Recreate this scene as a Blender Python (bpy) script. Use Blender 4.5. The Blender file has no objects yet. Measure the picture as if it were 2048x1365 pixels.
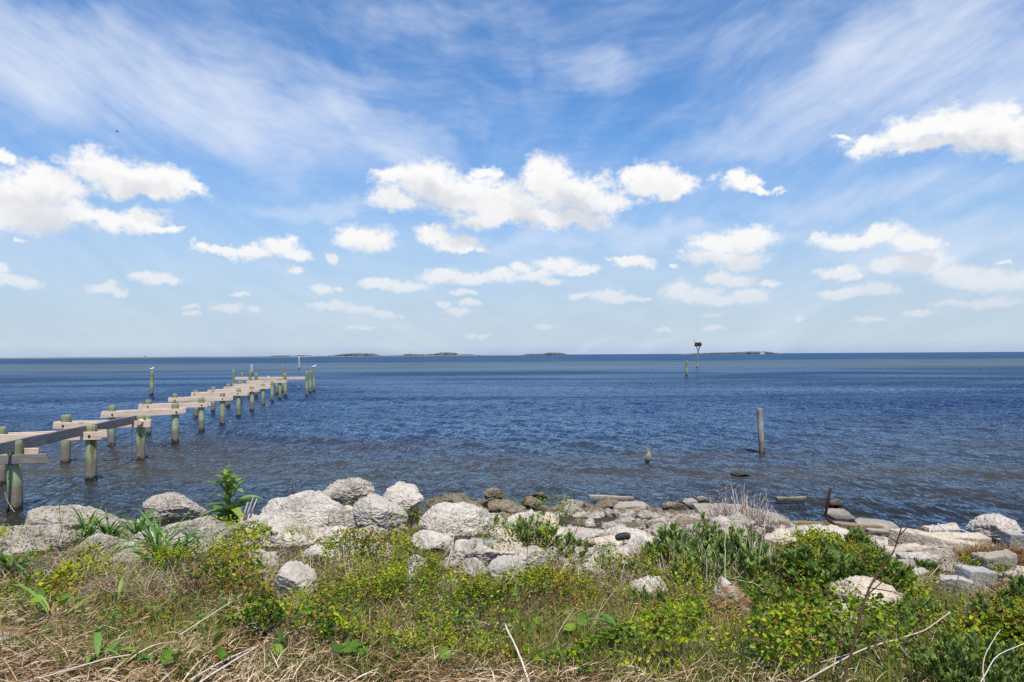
import bpy, bmesh, math
import numpy as np
from mathutils import Vector, Matrix

SC = bpy.context.scene
COL = SC.collection
R = math.radians
# ---------------------------------------------------------------- camera
F = 1365.0                       # focal length in photo pixels (24 mm lens)
H = 2.7                          # eye height above the water
PITCH, ROLL = R(1.154), R(0.336)
cr, sr, cp, sp = math.cos(ROLL), math.sin(ROLL), math.cos(PITCH), math.sin(PITCH)
fwd = Vector((0, cp, sp))
rt0 = Vector((1, 0, 0)); up0 = rt0.cross(fwd)
rt = rt0 * cr - up0 * sr
up = rt.cross(fwd)
EYE = Vector((0, 0, H))
cam = bpy.data.cameras.new('camera'); cam_o = bpy.data.objects.new('camera', cam); COL.objects.link(cam_o)
cam.sensor_width = 36; cam.lens = F / 2048 * 36
cam.clip_start = 0.05; cam.clip_end = 60000
m3 = Matrix((rt, up, -fwd)).transposed()
cam_o.matrix_world = Matrix.Translation(EYE) @ m3.to_4x4()
SC.camera = cam_o

def ray(px, py):
    return (fwd * F + rt * (px - 1024) - up * (py - 682.5)).normalized()
def at_z(px, py, z=0.0):
    d = ray(px, py); t = (z - H) / d.z
    return EYE + d * t
def at_y(px, py, y):
    d = ray(px, py); return EYE + d * (y / d.y)
RT, UP, FW = np.array(rt), np.array(up), np.array(fwd)
def proj(P):
    Q = np.asarray(P) - np.array(EYE)
    w = np.maximum(Q @ FW, 1e-3)
    return 1024 + F * (Q @ RT) / w, 682.5 - F * (Q @ UP) / w, w

# ---------------------------------------------------------------- sun, sky, exposure
SUN_EL, SUN_AZ = R(64), R(180 - 16)          # azimuth from +Y towards +X: behind the camera, to its right
sdir = Vector((math.sin(SUN_AZ) * math.cos(SUN_EL), math.cos(SUN_AZ) * math.cos(SUN_EL), math.sin(SUN_EL)))
sl = bpy.data.lights.new('sun', 'SUN'); sl.energy = 5.0; sl.angle = R(0.53); sl.color = (1.0, .945, .85)
so = bpy.data.objects.new('sun', sl); so.rotation_euler = (-sdir).to_track_quat('-Z', 'Y').to_euler(); so.location = (0, 0, 30); COL.objects.link(so)
SC.view_settings.view_transform = 'Standard'; SC.view_settings.look = 'None'
SC.view_settings.exposure = 0.0; SC.view_settings.gamma = 1.0
SC.render.engine = 'CYCLES'
SC.cycles.max_bounces = 6; SC.cycles.transparent_max_bounces = 12
SC.cycles.use_denoising = False
SC.cycles.caustics_reflective = False; SC.cycles.caustics_refractive = False

class NT:
    """small helper for wiring shader nodes"""
    def __init__(s, tree): s.t = tree; s.n = tree.nodes; s.l = tree.links
    def put(s, sock, v):
        if isinstance(v, bpy.types.NodeSocket): s.l.new(v, sock)
        elif v is not None: sock.default_value = v
    def node(s, typ, **kw):
        n = s.n.new(typ)
        for k, v in kw.items(): setattr(n, k, v)
        return n
    def m(s, op, a, b=None, c=None, clamp=False):
        n = s.node('ShaderNodeMath', operation=op, use_clamp=clamp)
        for i, v in enumerate((a, b, c)):
            if v is not None: s.put(n.inputs[i], v)
        return n.outputs[0]
    def v(s, op, a, b=None, scale=None):
        n = s.node('ShaderNodeVectorMath', operation=op)
        s.put(n.inputs[0], a)
        if b is not None: s.put(n.inputs[1], b)
        if scale is not None: s.put(n.inputs['Scale'], scale)
        return n.outputs['Value'] if op in ('LENGTH', 'DISTANCE', 'DOT_PRODUCT') else n.outputs[0]
    def mapping(s, vec, loc=(0, 0, 0), rot=(0, 0, 0), scale=(1, 1, 1)):
        n = s.node('ShaderNodeMapping'); s.put(n.inputs['Vector'], vec)
        n.inputs['Location'].default_value = loc; n.inputs['Rotation'].default_value = rot; n.inputs['Scale'].default_value = scale
        return n.outputs[0]
    def noise(s, vec, scale, detail=4, rough=.5, dist=0, col=False, lac=2.0):
        n = s.node('ShaderNodeTexNoise'); s.put(n.inputs['Vector'], vec)
        n.inputs['Scale'].default_value = scale; n.inputs['Detail'].default_value = detail
        n.inputs['Roughness'].default_value = rough; n.inputs['Distortion'].default_value = dist; n.inputs['Lacunarity'].default_value = lac
        return n.outputs['Color' if col else 'Fac']
    def voro(s, vec, scale, feature='F1', out='Distance', rand=1.0):
        n = s.node('ShaderNodeTexVoronoi', feature=feature); s.put(n.inputs['Vector'], vec)
        n.inputs['Scale'].default_value = scale; n.inputs['Randomness'].default_value = rand
        return n.outputs[out]
    def ramp(s, x, a, b, lo=0., hi=1., smooth=True):
        n = s.node('ShaderNodeMapRange', interpolation_type='SMOOTHSTEP' if smooth else 'LINEAR')
        s.put(n.inputs[0], x)
        for i, v in zip((1, 2, 3, 4), (a, b, lo, hi)): s.put(n.inputs[i], v)
        return n.outputs[0]
    def cr(s, x, stops, interp='LINEAR'):
        n = s.node('ShaderNodeValToRGB'); s.put(n.inputs[0], x); r = n.color_ramp; r.interpolation = interp
        while len(r.elements) < len(stops): r.elements.new(.5)
        for e, (p, c) in zip(r.elements, stops): e.position = p; e.color = (*c, 1)
        return n.outputs[0]
    def mix(s, f, a, b, mode='MIX'):
        n = s.node('ShaderNodeMix', data_type='RGBA', blend_type=mode)
        s.put(n.inputs[0], f)
        for i, v in ((6, a), (7, b)):
            s.put(n.inputs[i], (*v, 1) if isinstance(v, tuple) and len(v) == 3 else v)
        return n.outputs[2]
    def bump(s, h, strength=1., dist=.01, normal=None):
        n = s.node('ShaderNodeBump'); s.put(n.inputs['Height'], h); s.put(n.inputs['Strength'], strength); n.inputs['Distance'].default_value = dist
        if normal is not None: s.put(n.inputs['Normal'], normal)
        return n.outputs[0]

W = bpy.data.worlds.new('World'); SC.world = W; W.use_nodes = True
w = NT(W.node_tree); w.n.clear()
sky = w.node('ShaderNodeTexSky', sky_type='NISHITA', sun_disc=False, sun_elevation=SUN_EL, sun_rotation=SUN_AZ,
             altitude=0, air_density=1.0, dust_density=.6, ozone_density=2.2)
SKY_S = .115
K = 1 / SKY_S
TINT = (.50, 1.05, 1.50)
gen = w.node('ShaderNodeTexCoord').outputs['Generated']
sep = w.node('ShaderNodeSeparateXYZ'); w.put(sep.inputs[0], w.v('NORMALIZE', gen))
X, Y, Z = sep.outputs
az = w.m('ARCTAN2', X, Y); el = w.m('ARCSINE', Z)
def azel(px, py):
    d = ray(px, py); return math.atan2(d.x, d.y), math.asin(d.z)
def comb(a, b, c=0.):
    n = w.node('ShaderNodeCombineXYZ'); w.put(n.inputs[0], a); w.put(n.inputs[1], b); w.put(n.inputs[2], c); return n.outputs[0]
ae = comb(az, el)
# billow warp, finer towards the horizon where clouds are farther off
wn = w.v('SUBTRACT', w.noise(ae, 20, 4, .6, col=True), (.5, .5, .5))
wn2 = w.v('SUBTRACT', w.noise(ae, 110, 2, .6, col=True), (.5, .5, .5))
amp = w.ramp(el, .03, .25, .022, .066)
warp = w.v('ADD', w.v('SCALE', wn, scale=amp), w.v('SCALE', wn2, scale=.0105))
warp = w.v('MULTIPLY', warp, (1.25, .8, 0))
pw = w.v('ADD', ae, warp)

CLOUDS = '''
40 400 80 50;100 378 70 42;190 332 58 40;245 348 75 38;330 362 70 32;392 374 48 14;290 378 110 20;60 432 95 30;150 430 90 27;232 442 70 18;292 442 40 24;322 456 40 9;15 420 60 42;12 322 42 13;40 480 14 5
792 360 46 24;782 398 44 20;850 362 66 36;920 385 100 40;1000 402 110 38;1092 358 58 38;1150 384 86 38;1215 405 68 22;1100 434 120 22;1000 436 90 20;965 350 40 14
1300 358 56 34;1268 350 34 20;1345 374 55 22;1345 390 32 12;1470 350 32 18;1492 366 40 17;1532 380 28 8
1700 272 22 7;1760 288 66 20;1830 266 70 30;1922 258 90 38;1985 262 90 42;2065 275 80 42;1860 296 110 15;2150 285 90 40
400 487 18 8;440 497 50 10;500 506 50 13;560 492 38 19;592 510 30 12;660 512 14 10
725 470 58 26;752 482 40 20;695 475 35 14;870 468 44 17;912 484 48 15;934 494 34 8
8 535 24 14;5 560 60 14;55 570 34 10;300 556 38 12;332 564 34 8;215 577 38 10;245 585 20 7
455 618 30 9;510 622 15 7;382 614 20 5;385 630 18 5;480 591 20 6;592 542 20 7;645 577 30 9;682 575 8 4
660 610 45 10;715 620 35 7;770 628 28 7;804 632 8 4
760 567 42 11;812 572 50 12;880 550 42 15;940 556 60 12;1000 554 40 13
930 585 30 7;936 608 24 8;915 625 24 7;890 612 13 6;970 672 14 5;945 672 14 5;725 655 34 4;1090 655 22 5
1040 535 24 11;1072 550 40 12;1100 560 30 7;1112 527 48 16;1162 541 34 10
1265 525 38 13;1245 520 28 8;1350 533 12 4;1160 590 24 7;1215 592 34 11;1248 601 50 7;1295 600 14 4
1430 488 60 22;1500 482 44 26;1440 512 80 14;1490 522 50 18;1440 552 30 13;1472 561 45 12;1532 570 25 6
1355 580 30 23;1400 592 48 19;1440 600 40 12;1490 592 44 16;1420 630 20 5;1430 655 22 5;1330 663 18 5
1700 480 78 15;1760 466 56 19;1820 482 48 22;1850 482 30 18;1680 543 44 12;1702 556 30 9;1782 530 48 16;1850 525 54 22;1892 546 30 14
1690 587 60 10;1760 580 48 13;1920 552 60 20;1980 560 60 24;2035 560 50 18;2000 525 20 5;1900 607 45 6;1982 607 70 10;1840 628 34 7;1600 640 14 4;1740 640 40 5;2140 570 60 20
-120 400 90 50;-60 560 60 18;-200 520 80 20'''
BL = []
for t in CLOUDS.replace('\n', ';').split(';'):
    if t.strip():
        BL.append([float(q) for q in t.split()])
def sep3(v):
    n = w.node('ShaderNodeSeparateXYZ'); w.put(n.inputs[0], v); return n.outputs
def vma(a, b, c):
    n = w.node('ShaderNodeVectorMath', operation='MULTIPLY_ADD')
    w.put(n.inputs[0], a); w.put(n.inputs[1], b); w.put(n.inputs[2], c); return n.outputs[0]
def field(vec, blobs):
    # three ellipses at a time, one per vector component; each step is derived from the step before
    sx, sy, _ = sep3(vec)
    dx, dy = comb(sx, sx, sx), comb(sy, sy, sy)
    pa = pb = np.ones(3); oa = ob = np.zeros(3); best = None
    par = []
    for cx, cy, rx, ry in blobs:
        a0, e0 = azel(cx, cy); a1, _ = azel(cx + rx, cy); _, e1 = azel(cx, cy - ry)
        ra, re = abs(a1 - a0) * 1.24, abs(e1 - e0) * 1.28
        par.append((1 / ra, -a0 / ra, 1 / re, -e0 / re))
    while len(par) % 3: par.append(par[-1])
    for i in range(0, len(par), 3):
        P = np.array(par[i:i + 3])
        ka, kb = P[:, 0] / pa, P[:, 2] / pb
        dx = vma(dx, tuple(ka), tuple(P[:, 1] - oa * ka)); dy = vma(dy, tuple(kb), tuple(P[:, 3] - ob * kb))
        pa, oa, pb, ob = P[:, 0], P[:, 1], P[:, 2], P[:, 3]
        d2 = vma(dy, dy, w.v('MULTIPLY', dx, dx))
        best = d2 if best is None else w.v('MINIMUM', best, d2)
    b3 = sep3(best)
    return w.m('SUBTRACT', 1.0, w.m('SQRT', w.m('SMOOTH_MIN', b3[0], w.m('SMOOTH_MIN', b3[1], b3[2], .2), .2)))
f1 = field(pw, BL)
big = [b for b in BL if b[3] >= 16]
off = w.v('ADD', pw, (.008, .027, 0))
f2 = field(off, big)
edge = w.noise(w.v('MULTIPLY', ae, (1., 1.5, 1)), 70, 4, .62)
f1n = w.m('ADD', f1, w.m('MULTIPLY', w.m('SUBTRACT', edge, .5), .85))
dens = w.ramp(f1n, -.10, .60)
dens = w.m('MULTIPLY', dens, w.ramp(el, .012, .16, .42, 1.))
billow = w.noise(pw, 15, 2, .45)
under = w.m('MULTIPLY', w.ramp(f2, -.1, .5), w.ramp(billow, .40, .64, .25, 1.))
cl_col = w.mix(w.m('MULTIPLY', under, .95), (.98 * K, .975 * K, .97 * K), (.69 * K, .715 * K, .765 * K))
cl_col = w.mix(w.ramp(el, .02, .22, .55, 0.), cl_col, (.66 * K, .72 * K, .80 * K))
# cirrus: streaks on a high flat layer, running away from the viewer
bow = w.m('SUBTRACT', el, w.m('MULTIPLY', w.m('MULTIPLY', az, az), .42))
pb = comb(az, bow)
pl = w.v('ADD', pb, w.v('MULTIPLY', w.v('SUBTRACT', w.noise(pb, 3.2, 2, .5, col=True), (.5, .5, .5)), (.22, .13, 0)))
st = w.noise(w.mapping(pl, scale=(1.9, 5.6, 1)), 2.0, 6, .64)
st2 = w.noise(w.mapping(pl, scale=(6, 18, 1)), 2.4, 3, .65)
def soft(blobs, vec):
    best = None; s3 = sep3(vec)
    nxt = lambda b: vec if b is None else comb(s3[0], s3[1], b)
    for cx, cy, rx, ry, rot, k in blobs:
        a0, e0 = azel(cx, cy); ra, re = rx / F, ry / F
        v1 = w.v('SUBTRACT', nxt(best), (a0, e0, 0))
        v1 = w.mapping(w.mapping(v1, rot=(0, 0, R(rot))), scale=(1 / ra, 1 / re, 0))
        g = w.m('MULTIPLY', w.ramp(w.v('LENGTH', v1), 1.25, .2), k)
        best = g if best is None else w.m('SMOOTH_MAX', best, g, .1)
    return best
CIR = [(330, 190, 560, 150, 10, .95), (720, 270, 300, 105, 18, .9), (620, 140, 300, 60, 10, .6), (120, 60, 420, 100, 0, .8), (830, 50, 320, 60, 4, .55),
       (1180, 135, 190, 70, 0, .75), (1235, 105, 80, 50, 0, .45), (1030, 40, 200, 60, 0, .5), (1820, 110, 360, 150, -18, .95), (1560, 250, 420, 75, -10, .7), (1950, 200, 260, 120, -8, .8), (1500, 60, 300, 60, -25, .5),
       (640, 425, 220, 30, -2, .75), (500, 380, 100, 30, 0, .4), (1300, 480, 560, 36, 0, .75), (1750, 400, 420, 50, 0, .65), (1850, 480, 300, 60, 0, .8), (300, 350, 240, 60, 0, .4), (1024, 500, 1100, 70, 0, .45), (250, 640, 500, 60, 0, .3),
       (1000, 560, 900, 40, 0, .25), (1024, 640, 1200, 50, 0, .35)]
aew = w.v('ADD', ae, w.v('MULTIPLY', w.v('SUBTRACT', w.noise(ae, 5, 4, .6, col=True), (.5, .5, .5)), (.26, .15, 0)))
cmask = w.m('MAXIMUM', soft(CIR, aew), .36)
stm = w.m('ADD', w.m('MULTIPLY', st, .75), w.m('MULTIPLY', st2, .35))
cir = w.ramp(w.m('ADD', stm, w.m('MULTIPLY', cmask, .55)), .56, 1.42)
cir = w.m('ADD', cir, w.m('MULTIPLY', cmask, .16), clamp=True)
hs = w.node('ShaderNodeHueSaturation'); w.put(hs.inputs['Color'], sky.outputs[0]); hs.inputs['Saturation'].default_value = 1.0; hs.inputs['Value'].default_value = 1.0
base = w.mix(1., hs.outputs[0], TINT, 'MULTIPLY')
base = w.mix(w.ramp(el, .34, .0, 0., .95), base, (.52 * K, .625 * K, .73 * K))
base = w.mix(w.ramp(el, .016, .0, 0., .7), base, (.36 * K, .46 * K, .70 * K))
c1 = w.mix(w.m('MULTIPLY', cir, .84), base, (.76 * K, .83 * K, .96 * K))
c2 = w.mix(dens, c1, cl_col)
bg = w.node('ShaderNodeBackground'); w.put(bg.inputs[0], c2); bg.inputs[1].default_value = SKY_S
ow = w.node('ShaderNodeOutputWorld'); w.l.new(bg.outputs[0], ow.inputs[0])
W.cycles.sampling_method = 'MANUAL'; W.cycles.sample_map_resolution = 512

# ---------------------------------------------------------------- helpers
rng = np.random.default_rng(7)
def tag(o, label=None, cat=None, group=None, kind=None):
    for k, v in (('label', label), ('category', cat), ('group', group), ('kind', kind)):
        if v: o[k] = v
    return o
def empty(name, loc=(0, 0, 0), rz=0):
    o = bpy.data.objects.new(name, None); o.empty_display_size = .1; o.location = loc; o.rotation_euler = (0, 0, rz); COL.objects.link(o); return o
def mesh(name, V, Fs, mat, parent=None, attrs=None, smooth=False, loc=None, rot=None, matidx=None):
    """V (n,3); Fs: list of int arrays (m,k)"""
    me = bpy.data.meshes.new(name); V = np.ascontiguousarray(V, np.float32)
    me.vertices.add(len(V)); me.vertices.foreach_set('co', V.ravel())
    Fs = [np.asarray(f, np.int32) for f in (Fs if isinstance(Fs, list) else [Fs]) if len(f)]
    tot = np.concatenate([np.full(len(f), f.shape[1], np.int32) for f in Fs])
    idx = np.concatenate([f.ravel() for f in Fs])
    me.loops.add(len(idx)); me.loops.foreach_set('vertex_index', idx)
    me.polygons.add(len(tot)); st_ = np.zeros(len(tot), np.int32); st_[1:] = np.cumsum(tot)[:-1]
    me.polygons.foreach_set('loop_start', st_); me.polygons.foreach_set('loop_total', tot)
    me.polygons.foreach_set('use_smooth', np.full(len(tot), bool(smooth)))
    for k, a in (attrs or {}).items():
        at = me.attributes.new(k, 'FLOAT', 'POINT'); at.data.foreach_set('value', np.ascontiguousarray(a, np.float32))
    me.update(calc_edges=True)
    if mat: me.materials.append(mat)
    o = bpy.data.objects.new(name, me); COL.objects.link(o)
    if parent: o.parent = parent
    if loc is not None: o.location = loc
    if rot is not None: o.rotation_euler = rot
    return o
def grid_faces(nr, nc, wrap=False):
    i = np.arange(nr - 1)[:, None] * nc; j = np.arange(nc if wrap else nc - 1)[None]; j2 = (j + 1) % nc
    return np.stack([i + j, i + j2, i + nc + j2, i + nc + j], -1).reshape(-1, 4)

_g3 = np.random.default_rng(3).normal(size=(256, 3)); _g3 /= np.linalg.norm(_g3, axis=1)[:, None]
_pm = np.random.default_rng(4).permutation(256); _pm = np.concatenate([_pm, _pm, _pm])
def perlin(P):
    P = np.asarray(P, float); I = np.floor(P).astype(int); f = P - I; I &= 255
    u = f * f * f * (f * (f * 6 - 15) + 10); out = 0
    for dx in (0, 1):
        wx = u[:, 0] if dx else 1 - u[:, 0]
        for dy in (0, 1):
            wy = u[:, 1] if dy else 1 - u[:, 1]
            for dz in (0, 1):
                wz = u[:, 2] if dz else 1 - u[:, 2]
                h = _pm[_pm[_pm[(I[:, 0] + dx) & 255] + ((I[:, 1] + dy) & 255)] + ((I[:, 2] + dz) & 255)]
                g = _g3[h]
                out = out + wx * wy * wz * (g[:, 0] * (f[:, 0] - dx) + g[:, 1] * (f[:, 1] - dy) + g[:, 2] * (f[:, 2] - dz))
    return out * 1.6
def fbm(P, oct=4, gain=.5, ridged=False):
    P = np.asarray(P, float); s = 0; a = 1.; t = 0
    for i in range(oct):
        n = perlin(P * 2 ** i + 17.3 * i)
        s = s + a * ((1 - 2 * abs(n)) if ridged else n); t += a; a *= gain
    return s / t
def P2(x, y, z=0.): return np.stack([x, y, np.broadcast_to(z, np.shape(x))], -1)
def sst(x, a, b):
    t = np.clip((x - a) / (b - a), 0, 1); return t * t * (3 - 2 * t)

def material(name):
    m = bpy.data.materials.new(name); m.use_nodes = True; t = NT(m.node_tree); t.n.clear()
    out = t.node('ShaderNodeOutputMaterial')
    return m, t, out
def principled(t, out, col, rough=.8, normal=None, spec=.3, metal=0., **kw):
    p = t.node('ShaderNodeBsdfPrincipled')
    t.put(p.inputs['Base Color'], (*col, 1) if isinstance(col, tuple) else col); t.put(p.inputs['Roughness'], rough)
    p.inputs['Specular IOR Level'].default_value = spec; p.inputs['Metallic'].default_value = metal
    if normal is not None: t.put(p.inputs['Normal'], normal)
    t.l.new(p.outputs[0], out.inputs[0]); return p

# ---------------------------------------------------------------- ground / seabed
def T(x, y):
    if np.ndim(x) == 0: return float(T(np.array([x]), np.array([y]))[0])
    x = np.asarray(x, float); y = np.asarray(y, float)
    shore = np.interp(x, [-12, -8, -4, 0, 2, 3.2, 4.5, 6, 9, 14], [10.7, 10.6, 10.9, 11.7, 12.1, 11.4, 10.4, 9.9, 9.8, 9.8])
    yy = y + (11.0 - shore) * sst(y, 4.5, 10)
    z = np.interp(yy, [-60, 0, 3, 5, 7, 8.5, 10, 11, 12.2, 14, 18, 30, 60, 300, 3000, 30000],
                  [1.5, 1.22, 1.16, 1.0, .74, .46, .14, -.04, -.22, -.42, -.7, -1.2, -1.8, -2.5, -4, -6])
    # the left bank stands higher up to its edge
    z = z + .04 * sst(-x, 1.0, 3.0) * sst(yy, 6.5, 8.5) * (1 - sst(yy, 9.3, 10.3))
    return z + .05 * perlin(P2(x * .9, y * .9)) * (1 - sst(yy, 14, 30)) + .02 * perlin(P2(x * 4, y * 4, 5.)) * (1 - sst(yy, 14, 20))
def hit(px, py, off=0.):
    d = np.array(ray(px, py)); t = np.linspace(1.5, 40, 2600) if py > 800 else np.linspace(1.5, 400, 8000)
    P = np.array(EYE) + d * t[:, None]
    k = np.argmax(P[:, 2] < T(P[:, 0], P[:, 1]) + off)
    return P[k]
xs = np.concatenate([-np.geomspace(30000, 16, 24), np.arange(-15.8, 15.9, .12), np.geomspace(16, 30000, 24)])
ys = np.concatenate([-np.geomspace(4000, 3, 14), np.arange(-2.5, 16, .12), np.geomspace(16.2, 40000, 40)])
GX, GY = np.meshgrid(xs, ys)
m, t, out = material('soil')
tc = t.node('ShaderNodeTexCoord').outputs['Object']
n1 = t.noise(tc, 2.2, 5, .65); n2 = t.noise(tc, 14, 6, .75); n3 = t.noise(tc, 60, 3, .6)
c = t.cr(n2, [(.3, (.018, .014, .009)), (.5, (.06, .043, .027)), (.64, (.15, .11, .07)), (.8, (.04, .036, .015))])
sz = t.node('ShaderNodeSeparateXYZ'); t.put(sz.inputs[0], tc)
wet = t.ramp(sz.outputs[2], .22, .02)
c = t.mix(wet, c, t.cr(n2, [(.3, (.022, .018, .012)), (.6, (.07, .05, .03)), (.75, (.16, .13, .09))]))
principled(t, out, c, t.ramp(wet, 0, 1, .95, .45), t.bump(t.m('ADD', n2, t.m('MULTIPLY', n3, .4)), 1., .05))
M_soil = m
g = mesh('ground', P2(GX.ravel(), GY.ravel(), T(GX.ravel(), GY.ravel())), grid_faces(len(ys), len(xs)), M_soil, smooth=True)
tag(g, kind='structure')

# ---------------------------------------------------------------- water
NA, NR = 760, 620
angs = np.linspace(R(-50), R(50), NA); rad = 1 / np.linspace(1 / 7.5, 1 / 400., NR)
A_, R_ = np.meshgrid(angs, rad)
WX, WY = R_ * np.tan(A_), R_ + 0 * A_
WZ = np.zeros_like(WX)
dr = np.gradient(rad)[:, None]; da = R_ * (angs[1] - angs[0]) / np.cos(A_) ** 2
r2 = np.random.default_rng(11)
SWELL = math.atan2(.72, .69)
for k in range(90):
    lam = .16 * (18 ** (k / 90)); th = SWELL + r2.normal(0, .42)
    kx, ky = math.cos(th) / lam * 2 * math.pi, math.sin(th) / lam * 2 * math.pi
    cell = np.maximum(abs(dr * math.sin(th)), abs(da * math.cos(th)))
    a = .0025 * lam ** .72 * sst(lam / cell, 2.0, 4.5)
    ph = kx * WX + ky * WY + r2.uniform(0, 6.28) + 1.4 * perlin(P2(WX.ravel() * .11, WY.ravel() * .11, k * 1.7)).reshape(WX.shape) * 2
    sn = np.sin(ph); WZ += a * (sn + .25 * np.cos(2 * ph))
gust = .55 + .9 * sst(perlin(P2(WX.ravel() * .05, WY.ravel() * .12, 3.3)).reshape(WX.shape), -.5, .5)
shal = T(WX.ravel(), WY.ravel()).reshape(WX.shape)
WZ *= gust * (.35 + .65 * sst(-shal, .0, .5)) * 1.6
m, t, out = material('sea_water')
tc = t.node('ShaderNodeTexCoord').outputs['Object']
sp = t.node('ShaderNodeSeparateXYZ'); t.put(sp.inputs[0], tc); yy = sp.outputs[1]
mp = t.mapping(tc, rot=(0, 0, -SWELL), scale=(1, .38, 1))
b1 = t.noise(mp, 3.2, 3, .6, .3); b2 = t.noise(mp, 11, 3, .6, .2); b3 = t.noise(t.mapping(tc, rot=(0, 0, -.3), scale=(1, .5, 1)), .8, 3, .6)
nb = t.bump(b3, .7, .6); nb = t.bump(b1, .9, .24, nb); nb = t.bump(b2, .35, .02, nb)
patch = t.noise(t.mapping(tc, scale=(.35, 1, 1)), .055, 4, .6, .5)
patch2 = t.noise(t.mapping(tc, scale=(.16, 1, 1)), .012, 4, .6, .4)
jy = t.m('ADD', yy, t.m('MULTIPLY', t.m('SUBTRACT', patch, .5), t.m('MULTIPLY', yy, .9)))
near = t.ramp(jy, 12, 34)
deepc = t.mix(t.ramp(patch, .40, .62), (.004, .017, .060), (.022, .040, .075))
c = t.mix(near, t.mix(t.ramp(patch, .42, .6), (.062, .050, .030), (.032, .038, .034)), deepc)
jy2 = t.m('ADD', yy, t.m('MULTIPLY', t.m('SUBTRACT', patch2, .5), t.m('MULTIPLY', yy, .8)))
c = t.mix(t.m('MULTIPLY', t.ramp(jy2, 100, 150), t.ramp(jy2, 330, 240)), c, (.070, .095, .100))
c = t.mix(t.ramp(jy2, 240, 330), c, (.015, .045, .088))
body = t.node('ShaderNodeBsdfDiffuse'); t.put(body.inputs[0], c)
tr = t.node('ShaderNodeBsdfTransparent'); t.put(tr.inputs[0], (.80, .78, .66, 1))
ms = t.node('ShaderNodeMixShader'); t.put(ms.inputs[0], t.ramp(yy, 9.0, 15.5, .80, .0)); t.l.new(body.outputs[0], ms.inputs[1]); t.l.new(tr.outputs[0], ms.inputs[2])
gl = t.node('ShaderNodeBsdfGlossy'); t.put(gl.inputs['Roughness'], t.ramp(yy, 15, 250, .05, .30)); t.put(gl.inputs['Normal'], nb)
gl.inputs[0].default_value = (.52, .74, 1., 1)
fr = t.node('ShaderNodeFresnel'); fr.inputs[0].default_value = 1.333; t.put(fr.inputs['Normal'], nb)
ff = t.m('MULTIPLY', t.m('MINIMUM', fr.outputs[0], t.ramp(yy, 40, 160, .56, .40)), t.m('MULTIPLY', t.ramp(yy, 30, 260, .92, .62), t.ramp(patch, .38, .64, .62, 1.25)))
mo = t.node('ShaderNodeMixShader'); t.put(mo.inputs[0], ff); t.l.new(ms.outputs[0], mo.inputs[1]); t.l.new(gl.outputs[0], mo.inputs[2])
t.l.new(mo.outputs[0], out.inputs[0])
M_water = m
Vn = P2(WX.ravel(), WY.ravel(), WZ.ravel()); Fn = grid_faces(NR, NA)
# the same sheet continues flat to the horizon and to both sides
ex = []; ef = []
def quad(a, b_, c_, d_):
    k = len(Vn) + len(ex) * 1; ex.extend([a, b_, c_, d_]); ef.append([k, k + 1, k + 2, k + 3])
E = WX[0, -1]; y0 = rad[0]; y1 = rad[-1]; X1 = WX[-1, -1]
quad((-X1, y1, 0), (X1, y1, 0), (60000, 45000, 0), (-60000, 45000, 0))
quad((E, y0, 0), (60000, y0, 0), (60000, 45000, 0), (X1, y1, 0))
quad((-60000, y0, 0), (-E, y0, 0), (-X1, y1, 0), (-60000, 45000, 0))
wt = mesh('sea_water', np.vstack([Vn, np.array(ex)]), [Fn, np.array(ef)], M_water, smooth=True)
tag(wt, kind='structure')

# ---------------------------------------------------------------- far shores
m, t, out = material('far_sand'); principled(t, out, (.36, .30, .22), .9); M_sand = m
m, t, out = material('far_marsh'); principled(t, out, (.17, .155, .12), .9); M_marsh = m
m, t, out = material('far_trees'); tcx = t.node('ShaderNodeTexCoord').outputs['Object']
principled(t, out, t.mix(t.noise(tcx, .05, 3), (.085, .105, .115), (.14, .16, .165)), .9); M_ftree = m  # blue-grey haze of the distance is mixed into the tree colour
m, t, out = material('far_white'); principled(t, out, (.75, .74, .72), .8); M_fwhite = m
def low_island(x0p, x1p, D, depth, hgt, mat, name='island_shore'):
    n = 80; u = np.linspace(0, 1, n); px = x0p + (x1p - x0p) * u
    xw = np.array([at_y(p, 700, D).x for p in px]); taper = np.clip(np.minimum(u, 1 - u) * 8, 0, 1) ** .5
    rows = []
    for v in np.linspace(0, 1, 7):
        prof = math.sin(math.pi * v) ** .6 if 0 < v < 1 else 0
        z = -.4 + prof * (hgt + .4) * (.6 + .4 * perlin(P2(xw * .006, xw * 0 + v, 1.)))
        rows.append(P2(xw, D + depth * (v) * (taper * .9 + .1), np.where(taper > 0, z * taper, -.4)))
    o = mesh(name, np.concatenate(rows), grid_faces(7, n), mat, smooth=True); tag(o, kind='structure'); return o
ico_cache = {}
def ico(sub):
    if sub not in ico_cache:
        bm = bmesh.new(); bmesh.ops.create_icosphere(bm, subdivisions=sub, radius=1)
        ico_cache[sub] = (np.array([v.co[:] for v in bm.verts]), np.array([[v.index for v in f.verts] for f in bm.faces])); bm.free()
    return ico_cache[sub]
def blobs_mesh(cs, rs, sub=2, rough=.35, seed=0):
    V0, F0 = ico(sub); Vs = []; Fs = []; k = 0
    for i, (c_, r_) in enumerate(zip(cs, rs)):
        d = 1 + rough * perlin(V0 * 1.7 + i * 3.1 + seed)
        Vs.append(V0 * d[:, None] * np.array(r_) + np.array(c_)); Fs.append(F0 + k); k += len(V0)
    return np.concatenate(Vs), np.concatenate(Fs)
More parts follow.
